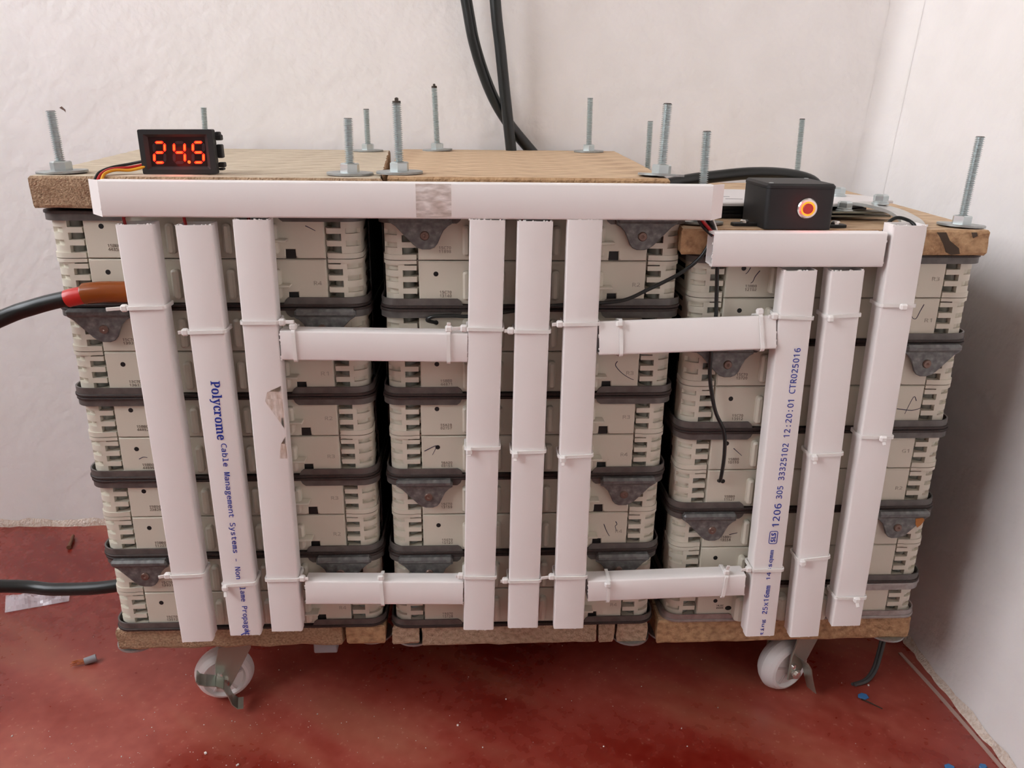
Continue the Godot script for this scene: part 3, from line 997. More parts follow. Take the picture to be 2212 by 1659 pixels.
func build_trunking() -> void:
	rng.seed = 17
	var gv := "white vertical trunking strips"
	var gt := "clear nylon cable ties on the trunking"
	var h := TW / 2
	var z := 0.028
	var v: Array[Node3D] = []
	var ends := [[-0.2421, 0.4426, -0.2374, 0.1057, 1], [-0.2022, 0.4424, -0.1981, 0.1110, 1], [-0.1632, 0.4462, -0.1644, 0.1140, 1], [-0.0010, 0.4470, -0.0079, 0.1116, 1], [0.0324, 0.4462, 0.0289, 0.1127, 1], [0.0673, 0.4474, 0.0671, 0.1111, 1], [0.2505, 0.4118, 0.2556, 0.0997, -1], [0.2854, 0.4119, 0.2941, 0.0981, -1], [0.3261, 0.4444, 0.3289, 0.1082, -1]]
	var labs := ["leftmost vertical white trunking strip, over the end of the orange-sleeved cable", "vertical white trunking strip printed with a bold blue name, on the left stack", "vertical white trunking strip with brown glue smears, on the left stack", "vertical white trunking strip touching the crosspieces, left one on the middle stack", "plain vertical white trunking strip, middle one of three on the middle stack", "vertical white trunking strip on the middle stack with crosspieces leading right", "vertical white trunking strip printed with a blue number code, on the right stack", "plain narrow-looking vertical trunking strip between printed strip and rightmost strip", "rightmost vertical white trunking strip, its top above the wooden board"]
	for i in 9:
		var e: Array = ends[i]
		v.append(trunk(V(e[0] + e[4] * h, e[1], z), V(e[2] + e[4] * h, e[3], z), labs[i], gv))
	var top := trunk(V(0.1683, 0.4596, z), V(-0.2493, 0.4599, z), "long horizontal white trunking along the top of left and middle stacks", "", -0.0, 0.0245)
	var mb := MB.new()
	for s in [[0.2088, 0.2185], [-0.2088, -0.2175]]:
		var q := Transform3D(Basis(Vector3(0, 0, 1), 0), Vector3.ZERO)
		var y0: float = s[0]
		var y1: float = s[1]
		var a := [V(-0.0122, y0, TD - 0.0002), V(0.0122, y0, TD - 0.0002), V(0.0110, y1, TD - 0.0065), V(-0.0122, y1, TD - 0.0065)]
		var b := []
		for p in a:
			b.append(p + V(0, 0, -0.0012))
		var mid := V(0, (y0 + y1) / 2, TD - 0.004)
		mb.auto(a[0], a[1], a[2], a[3], mid + V(0, 0, -0.1))
		mb.auto(b[0], b[1], b[2], b[3], mid + V(0, 0, 0.1))
		for k in 4:
			mb.auto(a[k], a[(k + 1) % 4], b[(k + 1) % 4], b[k], mid)
		obj("end_flap", mb.commit(M.pvc), top)
		mb = MB.new()
	mb = MB.new()
	mb.box(V(-0.0002, 0.0150, TD + 0.0001), V(0.0226, 0.0243, 0.0002))
	obj("tape_residue", mb.commit(M.residue), top, Transform3D(), "brownish tape residue")
	var short := trunk(V(0.2977, 0.4271, z), V(0.1723, 0.4269, z), "short horizontal white trunking below the black button box", "")
	var gc := "white trunking crosspieces between the stacks"
	var ul := trunk(V(-0.0031, 0.3544, z), V(-0.1375, 0.3567, z), "upper left white trunking crosspiece between left and middle stacks", gc, 0.0, 0.0222)
	var ur := trunk(V(0.2251, 0.3662, z), V(0.0936, 0.3616, z), "upper right white trunking crosspiece, brightest, tilted up to the light", gc, -0.22, 0.0250)
	var ll := trunk(V(-0.0080, 0.1468, z), V(-0.1343, 0.1499, z), "lower left white trunking crosspiece between left and middle stacks", gc, -0.06, 0.0210)
	var lr := trunk(V(0.2246, 0.1496, z), V(0.0945, 0.1463, z), "lower right white trunking crosspiece between middle and right stacks", gc, 0.0, 0.0198)
	# brown glue smears on the third strip
	mb = MB.new()
	mb.prism(poly([0.0115, 0.046, 0.0118, 0.012, 0.006, 0.022, -0.001, 0.034, 0.001, 0.041]), TD, TD + 0.0002)
	mb.prism(poly([0.0118, 0.006, 0.0118, -0.012, 0.006, -0.012, 0.008, 0.0]), TD, TD + 0.0002)
	obj("glue_smear", mb.commit(M.smudge), v[2], Transform3D(), "brown glue smear")
	# printed lettering, part of the strip it is printed on
	var mono := SystemFont.new()
	mono.font_names = PackedStringArray(["Droid Sans Mono"])
	var serif := SystemFont.new()
	serif.font_names = PackedStringArray(["Droid Serif"])
	serif.font_weight = 700
	var sans := SystemFont.new()
	sans.font_names = PackedStringArray(["Droid Sans"])
	sans.font_weight = 700
	var inv2 := v[1].transform.affine_inverse()
	for q in [["Polycrome", 0.3301, 0.2837, 0.0090, serif, -0.1876], ["Cable Management Systems - Non", 0.2807, 0.1640, 0.0056, mono, -0.1862], ["lame Propagat", 0.1565, 0.1113, 0.0056, mono, -0.1842]]:
		letter("print", q[0], q[4], M.print, v[1], inv2 * V(q[5], (q[1] + q[2]) / 2, z + 0.0002), inv2.basis * Vector3.DOWN, inv2.basis * Vector3.RIGHT, q[1] - q[2], q[3])
	var loc := []
	for q in [V(-0.1888, 0.1116, 0.0282), V(-0.1852, 0.1137, 0.0282), V(-0.1814, 0.1154, 0.0282)]:
		loc.append(inv2 * q)
	pen("pen_mark", loc, 0.0005, v[1], M.print)
	var inv7 := v[6].transform.affine_inverse()
	for q in [["ting", 0.1010, 0.1163, 0.0036], ["25x16mm", 0.1218, 0.1491, 0.0042], ["143sqmm", 0.1548, 0.1826, 0.0042], ["1206", 0.2039, 0.2247, 0.0056], ["305", 0.2292, 0.2402, 0.0048], ["33325102", 0.2454, 0.2767, 0.0048], ["12:20:01", 0.2818, 0.3127, 0.0048], ["CTR025016", 0.3179, 0.3538, 0.0048]]:
		var yc: float = (q[1] + q[2]) / 2
		letter("print", q[0], mono, M.print, v[6], inv7 * V(0.2437 - (yc - 0.2) * 0.006, yc, z + 0.0002), inv7.basis * Vector3.UP, inv7.basis * Vector3.LEFT, q[2] - q[1], q[3])
	var c7 := inv7 * V(0.2432, 0.1943, z + 0.0002)
	letter("print", "SLS", sans, M.print, v[6], c7, inv7.basis * Vector3.UP, inv7.basis * Vector3.LEFT, 0.0080, 0.0038)
	mb = MB.new()
	var rim := rect(0.0060, 0.0108, 0.0012, 3)
	rim.reverse()
	var y0 := PackedFloat32Array()
	var y1 := PackedFloat32Array()
	for i in rim.size():
		y0.append(0.0)
		y1.append(0.0002)
	mb.ribbon(rim, y0, y1, 0.0005, true, Transform3D(Basis(Vector3(1, 0, 0), Vector3(0, 0, 1), Vector3(0, 1, 0)), c7 - V(0, 0, 0.0001)))
	obj("print_border", mb.commit(M.print), v[6])
	# ties
	tie(v[0], V(-0.2273, 0.3847, z), "upper cable tie on the leftmost strip, tail pointing left", gt, "left", 0.010, 0.02)
	tie(v[0], V(-0.2236, 0.1679, z), "lower cable tie on the leftmost strip, over the grey bracket", gt, "left", 0.005, 0.03)
	tie(v[1], V(-0.1892, 0.3671, z), "upper cable tie on the strip with bold blue lettering", gt, "left", 0.003, 0.02)
	tie(v[1], V(-0.1847, 0.1591, z), "lower cable tie crossing the blue lettering, stub hanging down", gt, "corner", 0.005, 0.05)
	tie(v[2], V(-0.1479, 0.3738, z), "upper cable tie on the glue-smeared strip, tail pointing right", gt, "right", 0.007, 0.01)
	tie(v[2], V(-0.1498, 0.1627, z), "lower cable tie on the glue-smeared strip, head at its right edge", gt, "right", 0.003, 0.0)
	tie(v[3], V(0.0089, 0.3688, z), "upper cable tie on the left strip of the middle stack", gt, "left", 0.007, 0.0)
	tie(v[3], V(0.0072, 0.2751, z), "middle cable tie on the left strip of the middle stack", gt, "corner", 0.002, 0.03)
	tie(v[3], V(0.0056, 0.1618, z), "lower cable tie on the left strip of the middle stack", gt, "left", 0.002, -0.02)
	tie(v[4], V(0.0436, 0.3670, z), "upper cable tie on the centre strip of the middle stack", gt, "left", 0.003, 0.0)
	tie(v[4], V(0.0433, 0.2717, z), "middle cable tie on the centre strip of the middle stack", gt, "corner", 0.003, 0.03)
	tie(v[4], V(0.0409, 0.1576, z), "lower cable tie on the centre strip of the middle stack", gt, "left", 0.002, 0.02)
	tie(v[5], V(0.0797, 0.3725, z), "upper cable tie on the right strip of the middle stack", gt, "left", 0.004, 0.02)
	tie(v[5], V(0.0791, 0.2678, z), "middle cable tie on the right strip of the middle stack", gt, "corner", 0.003, 0.04)
	tie(v[5], V(0.0785, 0.1603, z), "lower cable tie on the right strip of the middle stack", gt, "left", 0.007, 0.0)
	tie(v[6], V(0.2388, 0.3772, z), "upper cable tie on the strip with the blue number code", gt, "left", 0.003, -0.06)
	tie(v[6], V(0.2408, 0.1642, z), "lower cable tie across the blue number code", gt, "left", 0.005, -0.02)
	tie(v[7], V(0.2752, 0.3786, z), "upper cable tie on the plain strip right of the number code", gt, "corner", 0.0, 0.02)
	tie(v[7], V(0.2769, 0.2670, z), "middle cable tie on the plain strip right of the number code", gt, "corner", 0.003, 0.02)
	tie(v[7], V(0.2744, 0.1740, z), "lower cable tie on the plain strip right of the number code", gt, "corner", 0.002, 0.08)
	tie(v[8], V(0.3124, 0.3863, z), "upper cable tie on the rightmost strip, its head on the front", gt, "front", 0.0, -0.02, TW, 0.003)
	tie(v[8], V(0.3117, 0.2815, z), "middle cable tie on the rightmost strip, its head on the front", gt, "front", 0.003, -0.03, TW, 0.004)
	tie(v[8], V(0.3150, 0.1361, z), "lower cable tie on the rightmost strip, stub poking forward", gt, "front", 0.004, -0.02, TW, 0.004)
	tie(ul, V(-0.1276, 0.3573, z), "left cable tie on the upper left crosspiece, head standing up", gt, "left", 0.003, 0.03, 0.0222)
	tie(ul, V(-0.0167, 0.3552, z), "right cable tie on the upper left crosspiece, head standing up", gt, "left", 0.003, 0.0, 0.0222)
	tie(ur, V(0.1095, 0.3620, z), "left cable tie on the bright upper right crosspiece", gt, "corner", 0.0, 0.0, 0.025)
	tie(ur, V(0.2141, 0.3660, z), "right cable tie on the bright upper right crosspiece", gt, "left", 0.0, 0.05, 0.025)
	tie(ll, V(-0.0733, 0.1491, z), "cable tie around the middle of the lower left crosspiece", gt, "left", 0.0, 0.06, 0.021, 0.0)
	tie(lr, V(0.1111, 0.1453, z), "left cable tie on the lower right crosspiece", gt, "corner", 0.0, -0.02, 0.0198)
	tie(lr, V(0.2075, 0.1499, z), "right cable tie on the lower right crosspiece, head and stub standing up", gt, "left", 0.005, -0.10, 0.0198)


# ---------------------------------------------------------------- meter, switch box, cell protection board
func build_meter() -> void:
	var w := 0.0520
	var hh := 0.0306
	var t := thing("panel_meter", V(-0.2084, 0.4731, -0.0125), "small black panel meter showing 24.5 in red on the pale board", "meter", "", Basis(Vector3(0, 1, 0), 0.0) * Basis(Vector3(0, 0, 1), 0.012))
	var mb := MB.new()
	# frame: outer rim, flat face and sloping inner border
	var o := rect(w, hh, 0.001, 2)
	var a := rect(w - 0.0075, hh - 0.0065, 0.0004, 2)
	var b := rect(w - 0.0125, hh - 0.0105, 0.0003, 2)
	var up := V(0, hh / 2, 0)
	var m := o.size()
	for i in m:
		var j := (i + 1) % m
		var zf := 0.0
		mb.auto(up + V(o[i].x, o[i].y, zf - 0.0005), up + V(o[j].x, o[j].y, zf - 0.0005), up + V(o[j].x, o[j].y, -0.007), up + V(o[i].x, o[i].y, -0.007), up)
		mb.quad(up + V(o[i].x, o[i].y, zf - 0.0005), up + V(o[j].x, o[j].y, zf - 0.0005), up + V(a[j].x, a[j].y, zf), up + V(a[i].x, a[i].y, zf), V(0, 0, 1))
		var nn := V(-(b[i].x + b[j].x), -(b[i].y + b[j].y), 0).normalized()
		mb.quad(up + V(a[i].x, a[i].y, zf), up + V(a[j].x, a[j].y, zf), up + V(b[j].x, b[j].y, -0.0022), up + V(b[i].x, b[i].y, -0.0022), (nn + V(0, 0, 1)).normalized())
	obj("bezel", mb.commit(M.black_box), t)
	mb = MB.new()
	mb.box(up + V(0, 0, -0.0105), V(w - 0.006, hh - 0.004, 0.016), 0.0008)
	obj("housing", mb.commit(M.black_box), t)
	mb = MB.new()
	mb.box(up + V(0, 0, -0.0024), V(w - 0.0125, hh - 0.0105, 0.0006))
	var disp := obj("display", mb.commit(M.display), t)
	for k in [[0.0032, 0.012, 0.003], [0.0042, 0.0095, 0.004], [0.0040, 0.0, 0.0095], [0.0046, -0.0095, 0.0035], [0.0036, -0.0125, 0.0018]]:
		mb = MB.new()
		mb.box(up + V(w / 2 + k[0] / 2 - 0.001, k[1], -0.0120), V(k[0], k[2], 0.0055), 0.0006)
		obj("side_clip", mb.commit(M.black_box), t)
	# seven-segment figures, slanted
	var on := {"2": "abdeg", "4": "bcfg", "5": "acdfg"}
	var hv := 0.0069
	var hx := 0.0037
	var th := 0.0010
	var seg := {"a": [0, 1, true], "g": [0, 0, true], "d": [0, -1, true], "b": [1, 0.5, false], "c": [1, -0.5, false], "e": [-1, -0.5, false], "f": [-1, 0.5, false]}
	var i := 0
	for ch in ["2", "4", "5"]:
		var cx: float = [-0.0130, 0.0010, 0.0142][i]
		i += 1
		for s in seg:
			var d: Array = seg[s]
			for core in [0, 1]:
				var ll: float = (hx - 0.0006) if d[2] else (hv / 2 - 0.0005)
				var tt := th
				if core:
					ll *= 0.72
					tt *= 0.5
				var shape: Array = [-ll, 0, -ll + tt, -tt, ll - tt, -tt, ll, 0, ll - tt, tt, -ll + tt, tt]
				var q := PackedVector2Array()
				for k in range(0, 12, 2):
					var pt := Vector2(shape[k], shape[k + 1]) if d[2] else Vector2(shape[k + 1], shape[k])
					pt += Vector2(d[0] * hx, d[1] * hv)
					pt.x += pt.y * 0.11
					q.append(pt)
				var lit: bool = s in on[ch]
				if core and not lit:
					continue
				mb = MB.new()
				mb.prism(q, 0.0, 0.00015 + 0.00012 * core, 0.0, Transform3D(Basis(), up + V(cx, -0.0004, -0.0021)))
				obj("segment" if not core else "segment_core", mb.commit((M.segment_core if core else M.segment) if lit else M.dark_segment), disp)
	mb = MB.new()
	mb.prism(disc(0.0011, 14), 0.0, 0.0003, 0.0, Transform3D(Basis(), up + V(0.0070, -0.0070, -0.0021)))
	obj("decimal_point", mb.commit(M.segment_core), disp)
	var li := OmniLight3D.new()
	li.name = "meter_light"
	li.light_color = Color(1.0, 0.12, 0.05)
	li.light_energy = 0.0002
	li.light_size = 0.01
	li.omni_range = 4.0
	li.omni_attenuation = 2.0
	li.shadow_enabled = true
	t.add_child(li)
	li.position = up + V(0, -0.004, 0.006)
	# its three leads, running left into the trunking
	var z := -0.016
	for q in [["black_lead", M.black, [V(-0.232, 0.4822, z), V(-0.2450, 0.4795, z), V(-0.2550, 0.4775, -0.010), V(-0.2585, 0.4748, 0.002), V(-0.2590, 0.4700, 0.010)]], ["red_lead", M.red, [V(-0.231, 0.4800, z), V(-0.2430, 0.4775, z + 0.003), V(-0.2530, 0.4768, -0.006), V(-0.2562, 0.4742, 0.004), V(-0.2565, 0.4700, 0.011)]], ["yellow_lead", M.yellow, [V(-0.231, 0.4785, z + 0.002), V(-0.2420, 0.4758, z + 0.005), V(-0.2500, 0.4762, -0.004), V(-0.2535, 0.4744, 0.005), V(-0.2535, 0.4700, 0.012)]]]:
		var pts := []
		for p in q[2]:
			pts.append(t.transform.affine_inverse() * p)
		mb = MB.new()
		mb.tube(smooth(pts), 0.00105, 8)
		obj(q[0], mb.commit(q[1]), t)


func build_switch() -> void:
	var t := thing("switch_box", V(0.2385, 0.4390, 0.0105), "black plastic box with a glowing red push button on the right board", "switch box", "", Basis(Vector3(0, 1, 0), deg_to_rad(-1.5)))
	var mb := MB.new()
	mb.prism(rect(0.0500, 0.0560, 0.0035, 4), 0.0, 0.0290, 0.0, Transform3D(Basis(Vector3(1, 0, 0), Vector3(0, 0, 1), Vector3(0, 1, 0)), V(0, 0, -0.028)))
	obj("body", mb.commit(M.black_box), t)
	mb = MB.new()
	mb.prism(rect(0.0506, 0.0566, 0.0038, 4), 0.0292, 0.0325, 0.0016, Transform3D(Basis(Vector3(1, 0, 0), Vector3(0, 0, 1), Vector3(0, 1, 0)), V(0, 0, -0.028)))
	obj("lid", mb.commit(M.black_box), t)
	mb = MB.new()
	mb.prism(disc(0.0017, 12), 0.0325, 0.0328, 0.0, Transform3D(Basis(Vector3(1, 0, 0), Vector3(0, 0, 1), Vector3(0, 1, 0)), V(-0.021, 0, -0.006)))
	mb.prism(disc(0.0017, 12), 0.0325, 0.0328, 0.0, Transform3D(Basis(Vector3(1, 0, 0), Vector3(0, 0, 1), Vector3(0, 1, 0)), V(0.021, 0, -0.050)))
	obj("screw_hole", mb.commit(M.zinc), t)
	var c := Transform3D(Basis(), V(0.0052, 0.0152, 0.0002))
	mb = MB.new()
	mb.lathe(PackedVector2Array([Vector2(0.0074, 0.0), Vector2(0.0074, 0.0010), Vector2(0.0066, 0.0019), Vector2(0.0052, 0.0021), Vector2(0.0052, 0.0012), Vector2(0.0, 0.0012)]), 36, c)
	var bz := obj("button_bezel", mb.commit(M.chrome), t)
	mb = MB.new()
	mb.lathe(PackedVector2Array([Vector2(0.0052, 0.0014), Vector2(0.0051, 0.0019), Vector2(0.0039, 0.0019), Vector2(0.0039, 0.0014)]), 36, c)
	obj("glow_ring", mb.commit(M.ring), bz)
	mb = MB.new()
	mb.lathe(PackedVector2Array([Vector2(0.0037, 0.0013), Vector2(0.0037, 0.0026), Vector2(0.0034, 0.0029), Vector2(0.0, 0.0030)]), 28, c)
	obj("button", mb.commit(M.button), bz)
	var li := OmniLight3D.new()
	li.name = "button_light"
	li.light_color = Color(1.0, 0.10, 0.04)
	li.light_energy = 0.0002
	li.light_size = 0.008
	li.omni_range = 4.0
	li.omni_attenuation = 2.0
	li.shadow_enabled = true
	t.add_child(li)
	li.position = V(0.0052, 0.0152, 0.008)


func bolt(at: Vector3, parent: Node3D) -> void:
	var mb := MB.new()
	var xf := Transform3D(Basis(Vector3(1, 0, 0), Vector3(0, 0, -1), Vector3(0, 1, 0)), at)
	mb.prism(disc(0.0066, 24), 0.0, 0.0012, 0.0003, xf)
	mb.prism(disc(0.0056, 24), 0.0012, 0.0028, 0.0004, xf)
	mb.prism(disc(0.0058, 6), 0.0028, 0.0076, 0.0012, xf.rotated_local(Vector3(0, 0, 1), 0.35), 0.99)
	obj("bolt", mb.commit(M.zinc), parent)


func build_protection() -> void:
	var t := thing("protection_board", V(0.2950, 0.4390, -0.100), "flat battery protection unit with white label behind the black button box", "circuit unit")
	var mb := MB.new()
	var up := Transform3D(Basis(Vector3(1, 0, 0), Vector3(0, 0, 1), Vector3(0, 1, 0)), V(-0.2950, 0, 0.100))
	mb.prism(poly([0.186, -0.048, 0.292, -0.048, 0.352, -0.075, 0.345, -0.115, 0.325, -0.135, 0.245, -0.165, 0.186, -0.165]), 0.0102, 0.0128, 0.0008, up)
	var lab := obj("label_plate", mb.commit(M.label), t, Transform3D(), "white label plate")
	mb = MB.new()
	for k in 3:
		mb.prism(poly([0.188, -0.0505 - 0.001 * k, 0.291, -0.0505, 0.330, -0.075, 0.330, -0.12, 0.188, -0.16]), 0.0012 + 0.0031 * k, 0.0034 + 0.0031 * k, 0.0003, up)
	mb.prism(poly([0.190, -0.053, 0.289, -0.053, 0.322, -0.075, 0.322, -0.118, 0.190, -0.158]), 0.0, 0.0101, 0.0, up)
	obj("heat_sink", mb.commit(M.black), t)
	for q in [[0.200, -0.056, 0.0130, 0.3], [0.204, -0.066, 0.018, 0.3], [0.213, -0.075, 0.020, 0.25], [0.206, -0.082, 0.012, 0.3], [0.220, -0.068, 0.014, 0.1]]:
		mb = MB.new()
		mb.box(V(q[0] - 0.2950, 0.0129, q[1] + 0.100), V(q[2], 0.0002, 0.0006), 0.0, Transform3D(Basis(Vector3(0, 1, 0), -q[3]), Vector3.ZERO))
		obj("print_line", mb.commit(M.strip), lab)
	mb = MB.new()
	mb.prism(poly([0.286, -0.040, 0.338, -0.040, 0.338, -0.056, 0.286, -0.056]), 0.0058, 0.0072, 0.0003, up)
	mb.prism(poly([0.286, -0.041, 0.334, -0.041, 0.334, -0.056, 0.286, -0.056]), 0.0030, 0.0044, 0.0003, up)
	obj("terminal_strip", mb.commit(M.tin), t)
	bolt(V(0.2978 - 0.295, 0.0072, -0.046 + 0.1), t)
	bolt(V(0.3258 - 0.295, 0.0128, -0.045 + 0.1), t)
	bolt(V(0.3180 - 0.295, 0.0128, -0.105 + 0.1), t)
	mb = MB.new()
	mb.prism(rect(0.020, 0.009, 0.002), 0.0, 0.0022, 0.0005, Transform3D(Basis(Vector3(1, 0, 0), Vector3(0, 0, 1), Vector3(0, 1, 0)), V(-0.0890, 0, 0.0900)))
	mb.prism(rect(0.016, 0.009, 0.002), 0.0, 0.0022, 0.0005, Transform3D(Basis(Vector3(1, 0, 0), Vector3(0, 0, 1), Vector3(0, 1, 0)), V(-0.0225, 0, 0.0960)))
	obj("mounting_foot", mb.commit(M.black), t)
	mb = MB.new()
	mb.prism(disc(0.0033, 16), 0.0022, 0.0046, 0.0009, Transform3D(Basis(Vector3(1, 0, 0), Vector3(0, 0, 1), Vector3(0, 1, 0)), V(-0.0895, 0, 0.0900)))
	mb.prism(disc(0.0033, 16), 0.0022, 0.0046, 0.0009, Transform3D(Basis(Vector3(1, 0, 0), Vector3(0, 0, 1), Vector3(0, 1, 0)), V(-0.0220, 0, 0.0960)))
	obj("foot_screw", mb.commit(M.chrome), t)
	# aluminium bar bolted to the unit, bent down behind the rightmost strip
	var a := thing("busbar", V(0.3300, 0.4400, 0.0), "bent aluminium bar leading from bolt down behind the rightmost strip", "busbar")
	mb = MB.new()
	var path := smooth([V(0.3130, 0.4523, -0.056), V(0.3200, 0.4520, -0.046), V(0.3290, 0.4495, -0.028), V(0.3305, 0.4465, -0.010), V(0.3288, 0.4440, 0.002), V(0.3275, 0.4390, 0.0085), V(0.3268, 0.4280, 0.0098), V(0.3262, 0.4050, 0.0098)], 5)
	for i in path.size() - 1:
		var q := []
		for e in [i, i + 1]:
			var d := (path[mini(e + 1, path.size() - 1)] - path[maxi(e - 1, 0)]).normalized()
			var flat := Vector3(d.x, 0, d.z)
			var k := clampf((float(e) / path.size() - 0.25) * 2.5, 0.0, 1.0)
			var side := (Vector3(0.80, -0.02, -0.60)).lerp(Vector3(1, -0.03, -0.05), k).normalized()
			var nn := side.cross(d).normalized()
			if nn.y + nn.z < 0.0:
				nn = -nn
			for s in [[-1, 0], [1, 0], [1, 1], [-1, 1]]:
				q.append(path[e] + side * 0.0098 * s[0] + nn * 0.0024 * (s[1] - 1.0) - V(0.33, 0.44, 0))
		var mid: Vector3 = (q[0] + q[2] + q[4] + q[6]) / 4.0
		for k in 4:
			mb.auto(q[k], q[(k + 1) % 4], q[4 + (k + 1) % 4], q[4 + k], mid)
		if i == 0:
			mb.auto(q[0], q[1], q[2], q[3], mid)
		if i == path.size() - 2:
			mb.auto(q[4], q[5], q[6], q[7], mid)
	obj("bar", mb.commit(M.alu), a)


# ---------------------------------------------------------------- cables and wires
func cable(called: String, label: String, pts: Array, r: float, m: Material, sides := 14, category := "cable", group := "") -> MeshInstance3D:
	var mb := MB.new()
	mb.tube(smooth(pts), r, sides)
	var o := obj(called, mb.commit(m), self)
	tag(o, label, category, group)
	return o


func build_cables() -> void:
	var t := thing("power_cable", V(-0.2747, 0.3915, 0.013), "thick black cable with red and amber sleeves entering behind the leftmost strip", "cable")
	var o := V(0.2747, -0.3915, -0.013)
	var mb := MB.new()
	mb.tube(smooth([V(-1.05, 0.006, 0.16) + o, V(-0.80, 0.010, 0.15) + o, V(-0.60, 0.175, 0.11) + o, V(-0.42, 0.335, 0.06) + o, V(-0.3395, 0.3725, 0.022) + o, V(-0.3117, 0.3826, 0.016) + o, V(-0.2874, 0.3885, 0.014) + o, V(-0.2700, 0.3915, 0.013) + o]), 0.0058, 16)
	obj("jacket", mb.commit(M.rubber), t)
	mb = MB.new()
	mb.tube(smooth([V(-0.2885, 0.3881, 0.014) + o, V(-0.2840, 0.3893, 0.014) + o, V(-0.2700, 0.3918, 0.013) + o]), 0.0064, 16)
	obj("red_sleeve", mb.commit(M.red_sleeve), t, Transform3D(), "red sleeve")
	mb = MB.new()
	mb.tube(smooth([V(-0.2770, 0.3912, 0.0130) + o, V(-0.2762, 0.3914, 0.0130) + o]), 0.0068, 16)
	mb.tube(smooth([V(-0.2764, 0.3914, 0.0130) + o, V(-0.2660, 0.3925, 0.0130) + o, V(-0.2570, 0.3928, 0.0130) + o, V(-0.2330, 0.3925, 0.0125) + o]), 0.0078, 16)
	obj("amber_sleeve", mb.commit(M.amber), t, Transform3D(), "amber heat-shrink sleeve")
	cable("power_cable", "black cable lying low to the left, running behind the lowest left module", [V(-1.1, 0.007, 0.02), V(-0.85, 0.020, -0.01), V(-0.62, 0.105, -0.06), V(-0.4544, 0.0800, -0.100), V(-0.4031, 0.0754, -0.100), V(-0.3472, 0.0779, -0.100), V(-0.30, 0.086, -0.110)], 0.0062, M.rubber)
	cable("wall_cable", "black cable curving down the wall to the right, behind the tan board", [V(-0.10, 2.3, -0.545), V(-0.09, 1.5, -0.475), V(-0.060, 0.95, -0.420), V(-0.025, 0.75, -0.392), V(-0.0034, 0.6299, -0.388), V(0.0060, 0.5843, -0.387), V(0.0232, 0.5380, -0.387), V(0.0438, 0.5045, -0.387), V(0.0722, 0.4720, -0.386), V(0.095, 0.445, -0.384)].map(func(p): return V(p.x * 1.035, 0.54 + (p.y - 0.54) * (1.03 if p.y < 0.8 else 1.0), p.z - 0.012)), 0.0066, M.rubber, 14, "cable", "black cables hanging before the wall")
	cable("wall_cable", "straight black cable hanging down the wall in front of the curving one", [V(-0.05, 2.3, -0.545), V(-0.04, 1.5, -0.470), V(-0.005, 0.95, -0.410), V(0.018, 0.76, -0.382), V(0.0276, 0.6326, -0.380), V(0.0332, 0.5860, -0.380), V(0.0388, 0.5372, -0.379), V(0.0463, 0.4754, -0.378), V(0.049, 0.44, -0.377)].map(func(p): return V(p.x * 1.02, p.y, p.z - 0.006)), 0.0064, M.rubber, 14, "cable", "black cables hanging before the wall")
	cable("power_cable", "black cable arching over the right board behind the button box", [V(0.150, 0.4475, -0.17), V(0.1984, 0.4565, -0.185), V(0.2347, 0.4612, -0.19), V(0.2709, 0.4645, -0.19), V(0.3031, 0.4635, -0.19), V(0.3261, 0.4580, -0.185), V(0.335, 0.4470, -0.18)], 0.0058, M.rubber)
	cable("sensor_wire", "thin black wire sagging from the right stack across to the middle stack", [V(0.1766, 0.4360, 0.0105), V(0.1765, 0.4342, 0.0105), V(0.1687, 0.4190, 0.0110), V(0.1543, 0.4063, 0.0100), V(0.1310, 0.3937, 0.0090), V(0.1141, 0.3860, 0.0090), V(0.0934, 0.3836, 0.0090), V(0.0624, 0.3818, 0.0090), V(0.0040, 0.3740, 0.0090), V(-0.0165, 0.3742, 0.0090), V(-0.0285, 0.3731, 0.0080), V(-0.0330, 0.3698, 0.006), V(-0.0262, 0.3668, 0.002)], 0.0014, M.rubber, 8, "wire", "thin black sensor wires")
	cable("sensor_wire", "thin black wire hanging down the front of the right stack", [V(0.1819, 0.4180, 0.0105), V(0.1819, 0.4111, 0.0100), V(0.1843, 0.3896, 0.0070), V(0.1849, 0.3682, 0.0090), V(0.1834, 0.3463, 0.0100), V(0.1847, 0.3240, 0.0090), V(0.1916, 0.2971, 0.0080), V(0.2000, 0.2794, 0.0090), V(0.2027, 0.2594, 0.0080), V(0.2029, 0.2365, 0.0050), V(0.2026, 0.2325, 0.0015)], 0.0015, M.rubber, 8, "wire", "thin black sensor wires")
	cable("loop_wire", "short black wire looped over the top of the rightmost strip", [V(0.3010, 0.4320, 0.010), V(0.3049, 0.4378, 0.008), V(0.3073, 0.4440, 0.008), V(0.3128, 0.4478, 0.009), V(0.3200, 0.4462, 0.012), V(0.3235, 0.4425, 0.016), V(0.3238, 0.4370, 0.019)], 0.0013, M.rubber, 8, "wire")
	cable("balance_wire", "red wire slanting between the two upper trunkings at the right stack", [V(0.1640, 0.4480, 0.0150), V(0.1680, 0.4440, 0.0140), V(0.1725, 0.4395, 0.0130), V(0.1760, 0.4355, 0.0150)], 0.0012, M.red, 8, "wire")
	cable("balance_wire", "dark wire beside the red one between the two upper trunkings", [V(0.1625, 0.4480, 0.0140), V(0.1660, 0.4430, 0.0130), V(0.1705, 0.4385, 0.0120), V(0.1745, 0.4350, 0.0150)], 0.0012, M.black, 8, "wire")
	cable("balance_wire", "bunch of black leads beside the right end of the long trunking", [V(0.1700, 0.4480, 0.0100), V(0.1735, 0.4440, 0.0080), V(0.1765, 0.4405, 0.0070), V(0.1780, 0.4350, 0.0120)], 0.0020, M.black, 8, "wire")
